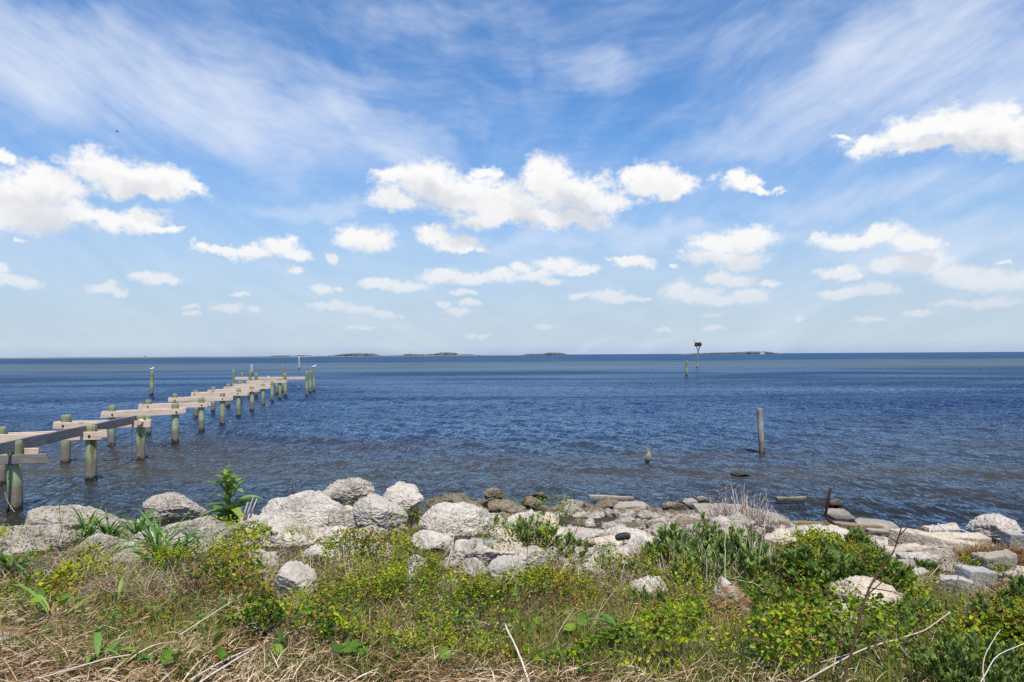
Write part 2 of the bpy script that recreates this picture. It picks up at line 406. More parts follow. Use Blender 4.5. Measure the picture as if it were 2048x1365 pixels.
def wood(profile, D, name, label, cat='trees', sparse=1.):
    """profile: (px, height px) pairs of the canopy line"""
    px = np.array([p[0] for p in profile], float); hh = np.array([p[1] for p in profile], float); k = D / F
    n = int((px[-1] - px[0]) * 3.0 * sparse); cs = []; rs = []
    for i in range(n):
        p = rng.uniform(px[0], px[-1]); h = np.interp(p, px, hh) * k * 1.08 * rng.uniform(.55, 1.05)
        if h < .25 * k: continue
        r_ = max(h * rng.uniform(.28, .5), .5 * k); x_ = at_y(p, 700, D).x
        cs.append((x_, D + rng.uniform(10, 120), max(h - r_, r_ * .6))); rs.append((r_ * rng.uniform(1., 1.9), r_, r_ if h - r_ > r_ * .6 else h * .5))
        if h > r_ * 1.6: cs.append((x_, D + rng.uniform(10, 120), h * .35)); rs.append((r_ * 1.3, r_, h * .36))
    V, Fc = blobs_mesh(cs, rs, 1, .5)
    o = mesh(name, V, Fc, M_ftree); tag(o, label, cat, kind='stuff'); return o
DI = 2600.
low_island(-60, 620, 1500, 60, 4.6, M_marsh); low_island(540, 960, DI, 200, 3.4, M_sand); low_island(955, 1050, DI + 300, 100, 3.0, M_sand)
low_island(1035, 1140, DI, 200, 1.4, M_sand); low_island(1372, 1572, DI - 300, 250, 1.5, M_sand)
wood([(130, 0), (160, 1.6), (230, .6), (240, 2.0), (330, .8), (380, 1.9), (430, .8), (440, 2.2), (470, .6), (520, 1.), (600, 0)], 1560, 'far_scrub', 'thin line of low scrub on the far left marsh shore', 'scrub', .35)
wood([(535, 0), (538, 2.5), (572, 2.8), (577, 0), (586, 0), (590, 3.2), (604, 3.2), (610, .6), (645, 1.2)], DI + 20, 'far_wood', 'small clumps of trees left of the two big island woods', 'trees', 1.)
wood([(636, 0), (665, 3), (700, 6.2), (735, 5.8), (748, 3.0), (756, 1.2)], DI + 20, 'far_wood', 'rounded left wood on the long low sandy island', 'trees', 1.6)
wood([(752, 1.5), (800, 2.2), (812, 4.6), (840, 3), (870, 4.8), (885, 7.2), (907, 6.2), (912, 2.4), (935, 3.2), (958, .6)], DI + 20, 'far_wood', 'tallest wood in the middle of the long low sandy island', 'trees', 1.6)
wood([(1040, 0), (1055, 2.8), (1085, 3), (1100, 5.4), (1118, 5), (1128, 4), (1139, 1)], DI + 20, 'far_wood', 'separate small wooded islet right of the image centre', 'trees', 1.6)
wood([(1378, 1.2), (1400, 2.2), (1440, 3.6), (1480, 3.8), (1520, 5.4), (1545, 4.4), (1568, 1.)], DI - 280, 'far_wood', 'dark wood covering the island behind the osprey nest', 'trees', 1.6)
ho = empty('island_house', at_y(1524, 700, DI - 330).to_tuple()[:2] + (0,)); tag(ho, 'tiny white building at the foot of the wooded island behind the nest pole', 'house')
bx = lambda a, b_, c_: (np.array([[sx * a / 2, sy * b_ / 2, sz * c_] for sz in (0, 1) for sx, sy in ((-1, -1), (1, -1), (1, 1), (-1, 1))]), np.array([[0, 3, 2, 1], [4, 5, 6, 7], [0, 1, 5, 4], [1, 2, 6, 5], [2, 3, 7, 6], [3, 0, 4, 7]]))
Vb, Fb = bx(14, 8, 3.2); mesh('wall', Vb, Fb, M_fwhite, ho)
Vr = np.array([[-7.6, -4.6, 3.2], [7.6, -4.6, 3.2], [7.6, 4.6, 3.2], [-7.6, 4.6, 3.2], [-7.6, 0, 5.2], [7.6, 0, 5.2]])
mesh('roof', Vr, [np.array([[0, 1, 5, 4], [2, 3, 4, 5], [0, 3, 2, 1]]), np.array([[1, 2, 5], [3, 0, 4]])], M_sand, ho)

# ---------------------------------------------------------------- pier and posts
def pile_material(name, green, grey, top, rust=0.):
    m, t, out = material(name)
    tc = t.node('ShaderNodeTexCoord').outputs['Object']; oi = t.node('ShaderNodeObjectInfo')
    rnd = oi.outputs['Random']
    sp = t.node('ShaderNodeSeparateXYZ'); t.put(sp.inputs[0], tc); z = sp.outputs[2]
    cx = t.node('ShaderNodeCombineXYZ'); t.put(cx.inputs[2], t.m('MULTIPLY', rnd, 31.)); tv = t.v('ADD', tc, cx.outputs[0])
    streak = t.noise(t.mapping(tv, scale=(1, 1, .12)), 14, 5, .65); mott = t.noise(tv, 5, 4, .65)
    crack = t.noise(t.mapping(tv, scale=(1, 1, .05)), 55, 3, .6)
    c = t.mix(t.ramp(t.m('ADD', streak, t.m('MULTIPLY', t.m('SUBTRACT', mott, .5), .8)), .35, .68), green, grey)
    zz = t.m('ADD', z, t.m('MULTIPLY', t.m('SUBTRACT', mott, .5), .5))
    c = t.mix(t.ramp(zz, .78, 1.10), c, top)
    c = t.mix(t.ramp(zz, .62, .30), c, (.19, .165, .125))
    c = t.mix(t.m('MULTIPLY', t.ramp(crack, .60, .72), .75), c, (.05, .04, .03))
    rs = t.m('MULTIPLY', t.ramp(t.noise(t.mapping(tv, scale=(1, 1, .07)), 9, 2, .5), .60, .68), t.ramp(z, .1, .7))
    c = t.mix(t.m('MULTIPLY', rs, .75), c, (.13, .045, .018))
    vor = t.voro(tv, 34); barn = t.m('MULTIPLY', t.ramp(vor, .34, .22), t.m('MULTIPLY', t.ramp(zz, .34, .16), t.ramp(t.noise(tv, 9, 2), .47, .6)))
    c = t.mix(t.ramp(zz, .17, .07), c, (.022, .020, .014))
    c = t.mix(barn, c, (.55, .53, .48))
    h = t.m('ADD', t.m('MULTIPLY', crack, .6), t.m('ADD', streak, t.m('MULTIPLY', barn, .6)))
    principled(t, out, c, .85, t.bump(h, .7, .008)); return m
M_pile = pile_material('green_treated_timber', (.26, .37, .18), (.42, .40, .25), (.22, .24, .13))
M_grey = pile_material('bare_grey_timber', (.33, .29, .25), (.44, .40, .36), (.26, .22, .18))
M_pale = pile_material('bleached_timber', (.50, .45, .42), (.62, .58, .54), (.55, .45, .42))
def board_material(name, a, b, dk):
    m, t, out = material(name)
    tc = t.node('ShaderNodeTexCoord').outputs['Object']; rnd = t.node('ShaderNodeObjectInfo').outputs['Random']
    cx = t.node('ShaderNodeCombineXYZ'); t.put(cx.inputs[0], t.m('MULTIPLY', rnd, 47.)); tv = t.v('ADD', tc, cx.outputs[0])
    gr = t.noise(t.mapping(tv, scale=(.06, 1, 1)), 40, 5, .65, .3); st = t.noise(t.mapping(tv, scale=(.35, 1, 1)), 4, 4, .6)
    c = t.mix(t.ramp(gr, .3, .7), a, b)
    c = t.mix(t.m('MULTIPLY', t.ramp(st, .5, .72), .6), c, dk)
    c = t.mix(t.m('MULTIPLY', t.ramp(gr, .66, .74), .8), c, (.07, .055, .04))
    kn = t.ramp(t.voro(t.mapping(tv, scale=(.6, 1, 1)), 2.3), .10, .05); c = t.mix(t.m('MULTIPLY', kn, .8), c, (.14, .09, .05))
    c = t.mix(t.m('MULTIPLY', t.ramp(t.noise(t.mapping(tv, scale=(.7, 1, 1)), 2.6, 3, .6), .60, .70), .7), c, (.24, .10, .045))
    principled(t, out, c, .85, t.bump(gr, .5, .003)); return m
M_board = board_material('bleached_board', (.56, .42, .31), (.78, .62, .49), (.30, .23, .12))
M_shaded_board = board_material('shaded_board', (.17, .15, .14), (.27, .245, .23), (.10, .09, .07))  # darker board copy: shade on stringer and near board put into the colour
m, t, out = material('rust'); tcx = t.node('ShaderNodeTexCoord').outputs['Object']
principled(t, out, t.cr(t.noise(tcx, 30, 5, .7), [(.35, (.018, .010, .009)), (.65, (.06, .024, .015)), (.85, (.17, .06, .03))]), .85, t.bump(t.noise(tcx, 60, 4), .8, .01)); M_rust = m

def pole_geo(dx, dy, z0, z1, r, taper=.94, rough=.05, seed=0, nr=26, ns=28, cut=0.):
    zs = np.linspace(z0, z1, nr); a = np.linspace(0, 2 * np.pi, ns, endpoint=False)
    ZZ, AA = np.meshgrid(zs, a, indexing='ij'); tt = (ZZ) / z1
    rr = r * (1 + (taper - 1) * tt) * (1 + rough * fbm(P2(np.cos(AA).ravel() * 1.2, np.sin(AA).ravel() * 1.2, ZZ.ravel() * 1.5 + seed * 7.3), 3).reshape(AA.shape))
    rr = rr * (1 + .05 * rough / .05 * abs(perlin(P2(np.cos(AA).ravel() * 5, np.sin(AA).ravel() * 5, ZZ.ravel() * .6 + seed))).reshape(AA.shape))
    bar = sst(ZZ, .28, .06) * .10 * fbm(P2(np.cos(AA).ravel() * 3, np.sin(AA).ravel() * 3, ZZ.ravel() * 14 + seed), 3).reshape(AA.shape)
    rr = rr * (1 + np.maximum(bar, -.02) * 1.4)
    X_ = dx * tt + rr * np.cos(AA); Y_ = dy * tt + rr * np.sin(AA); Z_ = ZZ + 0.
    Z_[-1] += cut * np.cos(a) * r
    V = P2(X_.ravel(), Y_.ravel(), Z_.ravel()); Fq = grid_faces(nr, ns, True)
    # chamfered, slightly rough top
    i0 = (nr - 1) * ns; k = len(V)
    top_c = np.array([dx, dy, z1])
    ring = V[i0:i0 + ns].copy(); ring[:, :2] = top_c[:2] + (ring[:, :2] - top_c[:2]) * .9; ring[:, 2] += r * .09
    V = np.vstack([V, ring, ring.mean(0) + (0, 0, r * .03)]); j = np.arange(ns); j2 = (j + 1) % ns
    F1 = np.stack([i0 + j, i0 + j2, k + j2, k + j], -1); F2 = np.stack([k + j, k + j2, np.full(ns, k + ns)], -1)
    return V, [np.vstack([Fq, F1]), F2]
PIER = empty('ruined_pier', (0, 0, 0)); tag(PIER, 'ruined wooden pier of green piles and bare crossbeams running out from the left bank', 'pier')
def world_pole(xf, yf, xt, yt, dia):
    P = at_z(xf, yf, 0.); d = P.y
    Tp = at_y(xt, yt, d); return P, Tp.x - P.x, Tp.z, dia / F * d / 2
PILES = {}
def pile(key, xf, yf, xt, yt, dia, mat=None, parent=PIER, name='pile'):
    P, dx, z1, r_ = world_pole(xf, yf, xt, yt, dia)
    V, Fc = pole_geo(dx, 0, -1.0, z1, r_, seed=len(PILES), nr=30 if dia > 9 else 14, ns=28 if dia > 9 else 14)
    o = mesh(name, V, Fc, mat or M_pile, parent, smooth=True, loc=(P.x, P.y, 0)); PILES[key] = (P, dx, z1, r_); return o
for k, a in dict(R1=(30, 1022, 29, 883, 27), R2=(182.5, 963, 183, 852, 20.5), R3=(281, 921, 282, 832, 17), R4=(350.5, 887, 350.5, 808, 13.6), R5=(403, 866, 403, 797, 11),
                 R6=(444.5, 849, 445, 787, 10), R7=(477, 834.5, 477.5, 778, 8.7), R8=(504, 822.5, 504, 774, 8), R9=(526, 812, 526, 768, 7.2), R10=(544, 804.5, 544.5, 763, 6.6), R11=(560, 797.5, 560, 758, 6.2),
                 R12=(570.6, 793.5, 570, 747, 6.8), L0=(1, 972, 2, 855, 20), L1=(131, 926, 132, 831, 18), L2=(223, 896, 224.5, 812, 13.5), L3=(296, 871, 297, 800.5, 11.3), L4=(350, 853, 350, 788, 10),
                 L5=(391, 836, 391.5, 781, 9), L6=(426, 825, 427, 774.5, 8.6), L7=(456, 815, 456.5, 768.5, 8), L8=(481, 806, 480, 763, 7.2), L9=(500, 798, 500.5, 740.5, 5.6), L10=(512, 794, 512.5, 747, 6.4),
                 T1=(467, 793, 467, 740.5, 5.8), T2=(484, 789, 484.5, 746, 5.2), T3=(553.5, 787.5, 552.5, 754, 5.6), T4=(565, 783.5, 565.5, 743, 5.2), T5=(613, 792.5, 613.5, 742.5, 5.3), T6=(620.5, 786.5, 620.3, 741, 5.2), T7=(628, 782.5, 627.8, 738.8, 4.9)).items():
    pile(k, *a)
def board(p0, p1, w, th, mat, parent=PIER, name='crossbeam', seed=0, worn=.0):
    """board on edge between two world points given at the board's centre line"""
    p0, p1 = Vector(p0), Vector(p1); d = p1 - p0; L = d.length; n = max(8, int(L * 10)); n = min(n, 60)
    us = np.linspace(0, L, n); prof = np.array([(-.5, -.5), (-.5, -.42), (-.5, .42), (-.42, .5), (.42, .5), (.5, .42), (.5, -.42), (.42, -.5)])
    prof = np.array([(-.5, -.47), (-.5, .47), (-.40, .5), (.40, .5), (.5, .47), (.5, -.47), (.40, -.5), (-.40, -.5)])
    nr = len(prof); U = np.repeat(us, nr); Q = np.tile(prof, (n, 1)) * (th, w)
    V = P2(U, Q[:, 0], Q[:, 1]); nn = np.stack([perlin(P2(U * .9 + seed * 5, Q[:, 0] * 3, Q[:, 1] * 2)), perlin(P2(U * 3 + seed, Q[:, 0] * 9, Q[:, 1] * 9 + 4))], -1)
    V[:, 2] += nn[:, 0] * w * .05 + nn[:, 1] * .004; V[:, 1] += nn[:, 0] * .008 + nn[:, 1] * .003
    e = (U < .01) | (U > L - .01); V[e, 0] += rng.uniform(-.02, .02, e.sum())
    j = np.arange(nr); k = (n - 1) * nr
    o = mesh(name, V, [grid_faces(n, nr, True)[:, ::-1], j[None], (k + j[::-1])[None]], mat, parent)
    yaw = math.atan2(d.y, d.x); pit = -math.asin(d.z / L); o.location = p0; o.rotation_euler = (0, pit, yaw); return o
# each bent: left pile, right pile, left end px, right end px (of the near board), beam top/bottom px at both ends
def bolt(P, rr=.03):
    V, Fc = blobs_mesh([P], [(rr, .02, rr)], 2, .2)
    mesh('bolt', V, Fc, M_rust, PIER)
def bent(l, r_, xl, xr, ztop_px, zbot_px, seed, xr_far=None, xl_far=None, bolts=True, tilt=0):
    Pl, Pr = PILES[l][0], PILES[r_][0]; rl, rr = PILES[l][3], PILES[r_][3]
    yr = Pr.y; zt = at_y(xr, ztop_px, yr - rr - .03).z; zb = at_y(xr, zbot_px, yr - rr - .03).z
    wd = max(.12, min(.24, zt - zb)); zc = zt - wd / 2
    dirv = (Vector((Pr.x, Pr.y, 0)) - Vector((Pl.x, Pl.y, 0))).normalized(); nrm = Vector((dirv.y, -dirv.x, 0))
    for side, xa, xb in ((1, xl, xr), (-1, xl_far or xl + 2, xr_far or xr + 3)):
        a0 = Vector((Pl.x, Pl.y, 0)) + nrm * side * (rl + .028); b0 = Vector((Pr.x, Pr.y, 0)) + nrm * side * (rr + .028)
        def at_px(px):
            d = ray(px, 760); # intersect vertical plane through a0,b0
            n_ = Vector((-(b0 - a0).y, (b0 - a0).x, 0)); s_ = n_.dot(a0 - Vector((0, 0, 0))) / n_.dot(Vector((d.x, d.y, 0)))
            return Vector((d.x * s_, d.y * s_, 0))
        A, B = at_px(xa), at_px(xb)
        A.z = zc + tilt + (0 if side == 1 else .012); B.z = zc + (0 if side == 1 else .012)
        board(A, B, wd, .045, M_board, seed=seed + side * .5)
        if side == 1 and bolts:
            for Pq, rq in ((a0, rl), (b0, rr)):
                bolt(Vector((Pq.x, Pq.y, zc + rng.uniform(-.02, .02))) + nrm * .025)
bent('L0', 'R2', -70, 204, 864, 880, 1, 214, -70)
bent('L1', 'R3', 107, 300, 842, 855, 2, 303)
bent('L2', 'R4', 202, 366, 818, 829.5, 3, 371)
bent('L3', 'R5', 277, 416, 806, 815, 4, 421)
bent('L4', 'R6', 336.5, 463, 793.5, 802, 5)
bent('L5', 'R7', 382, 494, 784.5, 792, 6)
bent('L6', 'R8', 415, 516, 778.5, 784.5, 7)
bent('L7', 'R9', 447, 538.5, 772.5, 778.5, 8, bolts=False)
bent('L8', 'R10', 468, 541, 767.5, 772, 9, bolts=False)
bent('L9', 'R11', 493, 571, 761.5, 766.5, 10, bolts=False)
bent('T1', 'T5', 470, 609, 754.5, 759.5, 11, bolts=False)
# beam through the nearest pile, with a loose board coloured as in shade on its near side
P1 = PILES['R1'][0]; r1 = PILES['R1'][3]
for (xa, xb, yc, off, mt_, wd) in ((-120, 77, 905.5, r1 + .03, M_board, .155), (-120, 94, 917, -r1 - .03, M_shaded_board, .16)):
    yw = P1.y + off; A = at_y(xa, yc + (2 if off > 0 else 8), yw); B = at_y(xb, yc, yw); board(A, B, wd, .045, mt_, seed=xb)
# long stringer lying on the crossbeams and across the first pile heads
S = [Vector((PILES[k][0].x, PILES[k][0].y, 0)) for k in ('R1', 'R2', 'R3')]
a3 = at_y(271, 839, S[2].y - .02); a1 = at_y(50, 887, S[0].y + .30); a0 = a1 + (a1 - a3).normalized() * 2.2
board(a0, a3, .20, .05, M_shaded_board, name='stringer', seed=33)
# end of a cut pvc sleeve on the third pile and a wire hanging from the beam
def tube_geo(pts, rad, ns=8, cap=True):
    pts = np.asarray(pts, float); n = len(pts); rad = np.broadcast_to(rad, n)
    tg = np.gradient(pts, axis=0); tg /= np.linalg.norm(tg, axis=1)[:, None] + 1e-9
    ref = np.where(abs(tg[:, 2:3]) > .9, np.array([[1., 0, 0]]), np.array([[0, 0, 1.]]))
    u = np.cross(tg, ref); u /= np.linalg.norm(u, axis=1)[:, None]; v = np.cross(tg, u)
    a = np.linspace(0, 2 * np.pi, ns, endpoint=False)
    V = pts[:, None] + rad[:, None, None] * (np.cos(a)[None, :, None] * u[:, None] + np.sin(a)[None, :, None] * v[:, None])
    V = V.reshape(-1, 3); Fs = [grid_faces(n, ns, True)[:, ::-1]]
    if cap: j = np.arange(ns); Fs += [j[None], ((n - 1) * ns + j[::-1])[None]]
    return V, Fs
m, t, out = material('pinkish_cut_log'); principled(t, out, (.72, .52, .42), .7); M_pink = m
P3 = PILES['R3'][0]; q = at_y(279.5, 845, P3.y - .2)
V, Fc = tube_geo([(q.x, q.y - .06, q.z), (q.x, q.y + .1, q.z + .01)], .07, 14); mesh('pipe_end', V, Fc, M_pink, PIER, smooth=False)
m, t, out = material('thin_wire'); principled(t, out, (.06, .055, .05), .6); M_wire = m
q0 = at_y(265, 857, P3.y - .25); q1 = at_y(264, 918, P3.y - .25)
V, Fc = tube_geo([q0, q0.lerp(q1, .5) + Vector((.01, 0, 0)), q1], .006, 5); mesh('hanging_wire', V, Fc, M_wire, PIER)
pts = [at_y(x, y, P1.y - r1 - .05) for x, y in ((12, 888), (14, 900), (20, 915), (16, 930), (13, 945), (17, 948))]
V, Fc = tube_geo(pts, .007, 5); mesh('hanging_wire', V, Fc, M_wire, PIER)

def free_pole(xf, yf, xt, yt, dia, mat, label, name='mooring_post', cat='post', group=None, cut=0.):
    P, dx, z1, r_ = world_pole(xf, yf, xt, yt, dia)
    V, Fc = pole_geo(dx, 0, -1.0, z1, r_, seed=xf, nr=30 if dia > 9 else 14, ns=28 if dia > 9 else 12, cut=cut)
    o = mesh(name, V, Fc, mat, smooth=True, loc=(P.x, P.y, 0)); tag(o, label, cat, group); return P, z1, r_, dx
g_ = 'lone posts standing in the water'
PB = free_pole(303, 790, 304, 742, 7.4, M_pile, 'lone green post with a white bird on top, left of the pier', group=g_)
free_pole(504.3, 750, 503.2, 729.5, 4.0, M_pale, 'faded pinkish post leaning beyond the pier head', group=g_)
free_pole(598.5, 739, 597.8, 714, 3.2, M_pale, 'tall slim whitish post farthest out, beyond the right end of the pier', group=g_)
free_pole(566, 784, 565, 730.5, 3.6, M_grey, 'tall thin pale post rising behind the pier head', group=g_)
free_pole(1524, 906, 1518.5, 817, 11.5, M_grey, 'thick bare grey post leaning left, alone in the shallows on the right', group=g_, cut=-.1)
free_pole(1373, 751, 1373, 722, 4.6, M_pile, 'short green post left of the osprey nest pole', group=g_)
# broken stub lying over beside the pier head
P, dx, z1, r_ = world_pole(600, 778.5, 595, 771.5, 4.6)
V, Fc = pole_geo(dx * 1.2, 0, -.5, z1, r_, seed=3, nr=10, ns=12); o = mesh('post_stub', V, Fc, M_pale, smooth=True, loc=(P.x, P.y, 0)); tag(o, 'short leaning white-topped stub in the water right of the pier head', 'post')
# eroded driftwood stump crusted with oysters
m, t, out = material('oyster_crust'); tcx = t.node('ShaderNodeTexCoord').outputs['Object']; n_ = t.noise(tcx, 28, 5, .7)
cc = t.cr(n_, [(.3, (.08, .065, .05)), (.5, (.30, .26, .20)), (.65, (.52, .47, .40)), (.8, (.7, .66, .6))]); spz = t.node('ShaderNodeSeparateXYZ'); t.put(spz.inputs[0], tcx)
principled(t, out, t.mix(t.ramp(spz.outputs[2], .12, .03), cc, (.03, .022, .018)), .8, t.bump(n_, 1., .03)); M_oyst = m
P = at_z(1294, 926, 0); k = P.y / F
zz = np.linspace(-.5, .40, 40); prof = np.interp(zz, [-.5, 0, .04, .10, .18, .24, .30, .36, .40], [.04, .045, .05, .078, .072, .05, .045, .025, .004])
aa = np.linspace(0, 2 * np.pi, 26, endpoint=False); ZZ, AA = np.meshgrid(zz, aa, indexing='ij')
rr = prof[:, None] * (1 + .45 * fbm(P2(np.cos(AA).ravel() * 1.5, np.sin(AA).ravel() * 1.5, ZZ.ravel() * 16), 4).reshape(AA.shape))
V = P2((rr * np.cos(AA) + .03 * np.sin(ZZ * 9) + .05 * ZZ).ravel(), (rr * np.sin(AA)).ravel(), ZZ.ravel())
st_o = empty('driftwood_stump', (P.x, P.y, 0)); tag(st_o, 'small eroded oyster-crusted stump poking from the water right of centre', 'stump')
mesh('stump', V, grid_faces(40, 26, True), M_oyst, st_o, smooth=True)
V, Fc = tube_geo([(.03, 0, .34), (.035, 0, .42), (.05, 0, .46), (.055, 0, .50)], [.014, .009, .006, .003], 6); mesh('splinter', V, Fc, M_grey, st_o)

# osprey nest on its pole
P, dx, z1, r_ = world_pole(1393.5, 736.5, 1396.5, 702, 3.2)
NEST = empty('osprey_nest_pole', (P.x, P.y, 0)); tag(NEST, 'tall green pole carrying a wide brown stick nest, right of centre on the horizon', 'nest pole')
V, Fc = pole_geo(dx, 0, -1, z1, r_, seed=5, nr=14, ns=12); mesh('pole', V, Fc, M_pile, NEST, smooth=True)
k = P.y / F; m, t, out = material('nest_sticks'); tcx = t.node('ShaderNodeTexCoord').outputs['Object']
principled(t, out, t.cr(t.noise(tcx, 4, 3), [(.35, (.05, .03, .022)), (.6, (.16, .09, .06)), (.75, (.30, .2, .15))]), .9); M_nest = m
Vs = []; Fs = []; kk = 0
for i in range(4):
    a = i * math.pi / 2 + .4
    V, Fc = tube_geo([(dx, 0, z1 - .1), (dx + math.cos(a) * .42, math.sin(a) * .42, z1 + .85)], .06, 6); Vs.append(V); Fs.append(Fc[0] + kk); kk += len(V)
mesh('brace', np.vstack(Vs), np.vstack(Fs), M_wire, NEST)
V, Fc = bx(1.0, 1.0, .09); mesh('platform', V + (dx, 0, z1 + .82), Fc, M_grey, NEST)
Vs = []; Fs = []; kk = 0
for i in range(420):
    a = rng.uniform(0, 6.28); rr = .78 * rng.uniform(.3, .85) ** .7; z_ = z1 + .9 + rng.uniform(0, .62) ; b = a + math.pi / 2 + rng.normal(0, .5); L = rng.uniform(.25, .6)
    c0 = np.array([dx + math.cos(a) * rr * .8, math.sin(a) * rr * .8, z_]); dv = np.array([math.cos(b) * L, math.sin(b) * L, rng.normal(0, .12)])
    V, Fc = tube_geo([c0 - dv * .5, c0 + dv * .5], .028, 4); Vs.append(V); Fs.append(Fc[0] + kk); kk += len(V)
V, Fc = blobs_mesh([(dx, 0, z1 + 1.15)], [(.56, .56, .24)], 2, .3); Vs.append(V)
mesh('nest', np.vstack(Vs), [np.vstack(Fs), Fc + kk], M_nest, NEST)
V, Fc = tube_geo([(dx - .62, 0, z1 + 1.4), (dx - .66, 0, z1 + 1.75), (dx - .74, 0, z1 + 2.05)], .025, 4); mesh('twig', V, Fc, M_wire, NEST)

# small red day marker far out to the left
P = at_y(291, 710, 900.); P.z = 0
MK = empty('channel_marker', (P.x, P.y, 0)); tag(MK, 'tiny reddish channel marker on a post, far out near the left shore', 'channel marker')
V, Fc = tube_geo([(0, 0, -1), (0, 0, 3.9)], .17, 8); mesh('post', V, Fc, M_pale, MK)
m, t, out = material('faded_red_paint'); principled(t, out, (.55, .10, .06), .6); M_red = m
tri = np.array([[-1.3, -.25, 2.6], [1.3, -.25, 2.6], [1.0, -.25, 4.2], [-1.0, -.25, 4.2]]); V = np.vstack([tri, tri + (0, .12, 0)])
mesh('day_board', V, np.array([[0, 1, 2, 3], [7, 6, 5, 4], [0, 4, 5, 1], [1, 5, 6, 2], [2, 6, 7, 3], [3, 7, 4, 0]]), M_red, MK)

# birds
m, t, out = material('white_feathers'); principled(t, out, (.80, .80, .78), .8); M_wf = m
m, t, out = material('grey_feathers'); principled(t, out, (.40, .42, .45), .8); M_gf = m
m, t, out = material('dark_beak'); principled(t, out, (.05, .04, .03), .5); M_bk = m
def gull(P, yaw, s, label, lie=.35):
    e = empty('gull', P, yaw); tag(e, label, 'bird')
    def skin(cp, rads, ns=14): # lofted along x
        return tube_geo(cp, rads, ns)
    u = np.linspace(0, 1, 16)
    cx = np.interp(u, [0, .5, 1], [-.26, 0, .22]) * s; cz = (np.interp(u, [0, .2, .55, .75, .88, 1], [.10, .12, .14, .22, .285, .27]) + .04) * s
    rd = np.interp(u, [0, .08, .3, .55, .72, .80, .88, .95, 1], [.004, .018, .075, .082, .045, .036, .046, .036, .006]) * s
    V, Fc = tube_geo(np.stack([cx, cx * 0, cz], -1), rd, 14); mesh('body', V, Fc, M_wf, e, smooth=True)
    for sy in (-1, 1):
        cw = np.array([(-.30, sy * .02, .15), (-.15, sy * .06, .17), (0, sy * .075, .19), (.09, sy * .06, .20)]) * s
        V, Fc = tube_geo(cw, np.array([.004, .03, .045, .012]) * s, 8); V[:, 1] = cw[1, 1] + (V[:, 1] - cw[1, 1]) * .55; mesh('wing', V, Fc, M_gf, e, smooth=True)
        V, Fc = tube_geo(np.array([(.0, sy * .03, 0), (.0, sy * .03, .10)]) * s, .007 * s, 5); mesh('leg', V, Fc, M_bk, e)
    V, Fc = tube_geo(np.array([(.215, 0, .31), (.28, 0, .295)]) * s, np.array([.014, .003]) * s, 6); mesh('beak', V, Fc, M_bk, e)
P, dx, z1, r_ = PILES['T7']; gull((P.x + dx, P.y, z1 + .01), 0.1, .95, 'white gull facing right on the rightmost tall pile of the pier head')
P, z1, r_, dx = PB; gull((P.x + dx, P.y, z1 + .0), 1.2, .75, 'white bird perched on the lone green post left of the pier')
q = at_y(546, 757, PILES['L9'][0].y + 1.); gull((PILES['T3'][0].x - .25, PILES['T3'][0].y - .9, 1.02), 2.2, .8, 'white bird sitting on the far crossbeam of the pier head')
q = at_y(235, 264, 60.); e = empty('flying_bird', q); tag(e, 'tiny dark bird flying high in the sky at upper left', 'bird')
V, Fc = tube_geo([(-.14, 0, 0), (0, 0, 0), (.12, 0, .01)], [.005, .035, .004], 6); mesh('body', V, Fc, M_bk, e)
for s_ in (-1, 1):
    V = np.array([[-.05, 0, 0], [.05, 0, 0], [.02, s_ * .15, .07], [-.06, s_ * .28, .02], [-.05, s_ * .15, .06]]); V = np.vstack([V, V + (0, 0, .01)])
    mesh('wing', V, [np.array([[0, 1, 2, 3, 4], [9, 8, 7, 6, 5]]), np.array([[0, 5, 6, 1], [1, 6, 7, 2], [2, 7, 8, 3], [3, 8, 9, 4], [4, 9, 5, 0]])], M_bk, e)

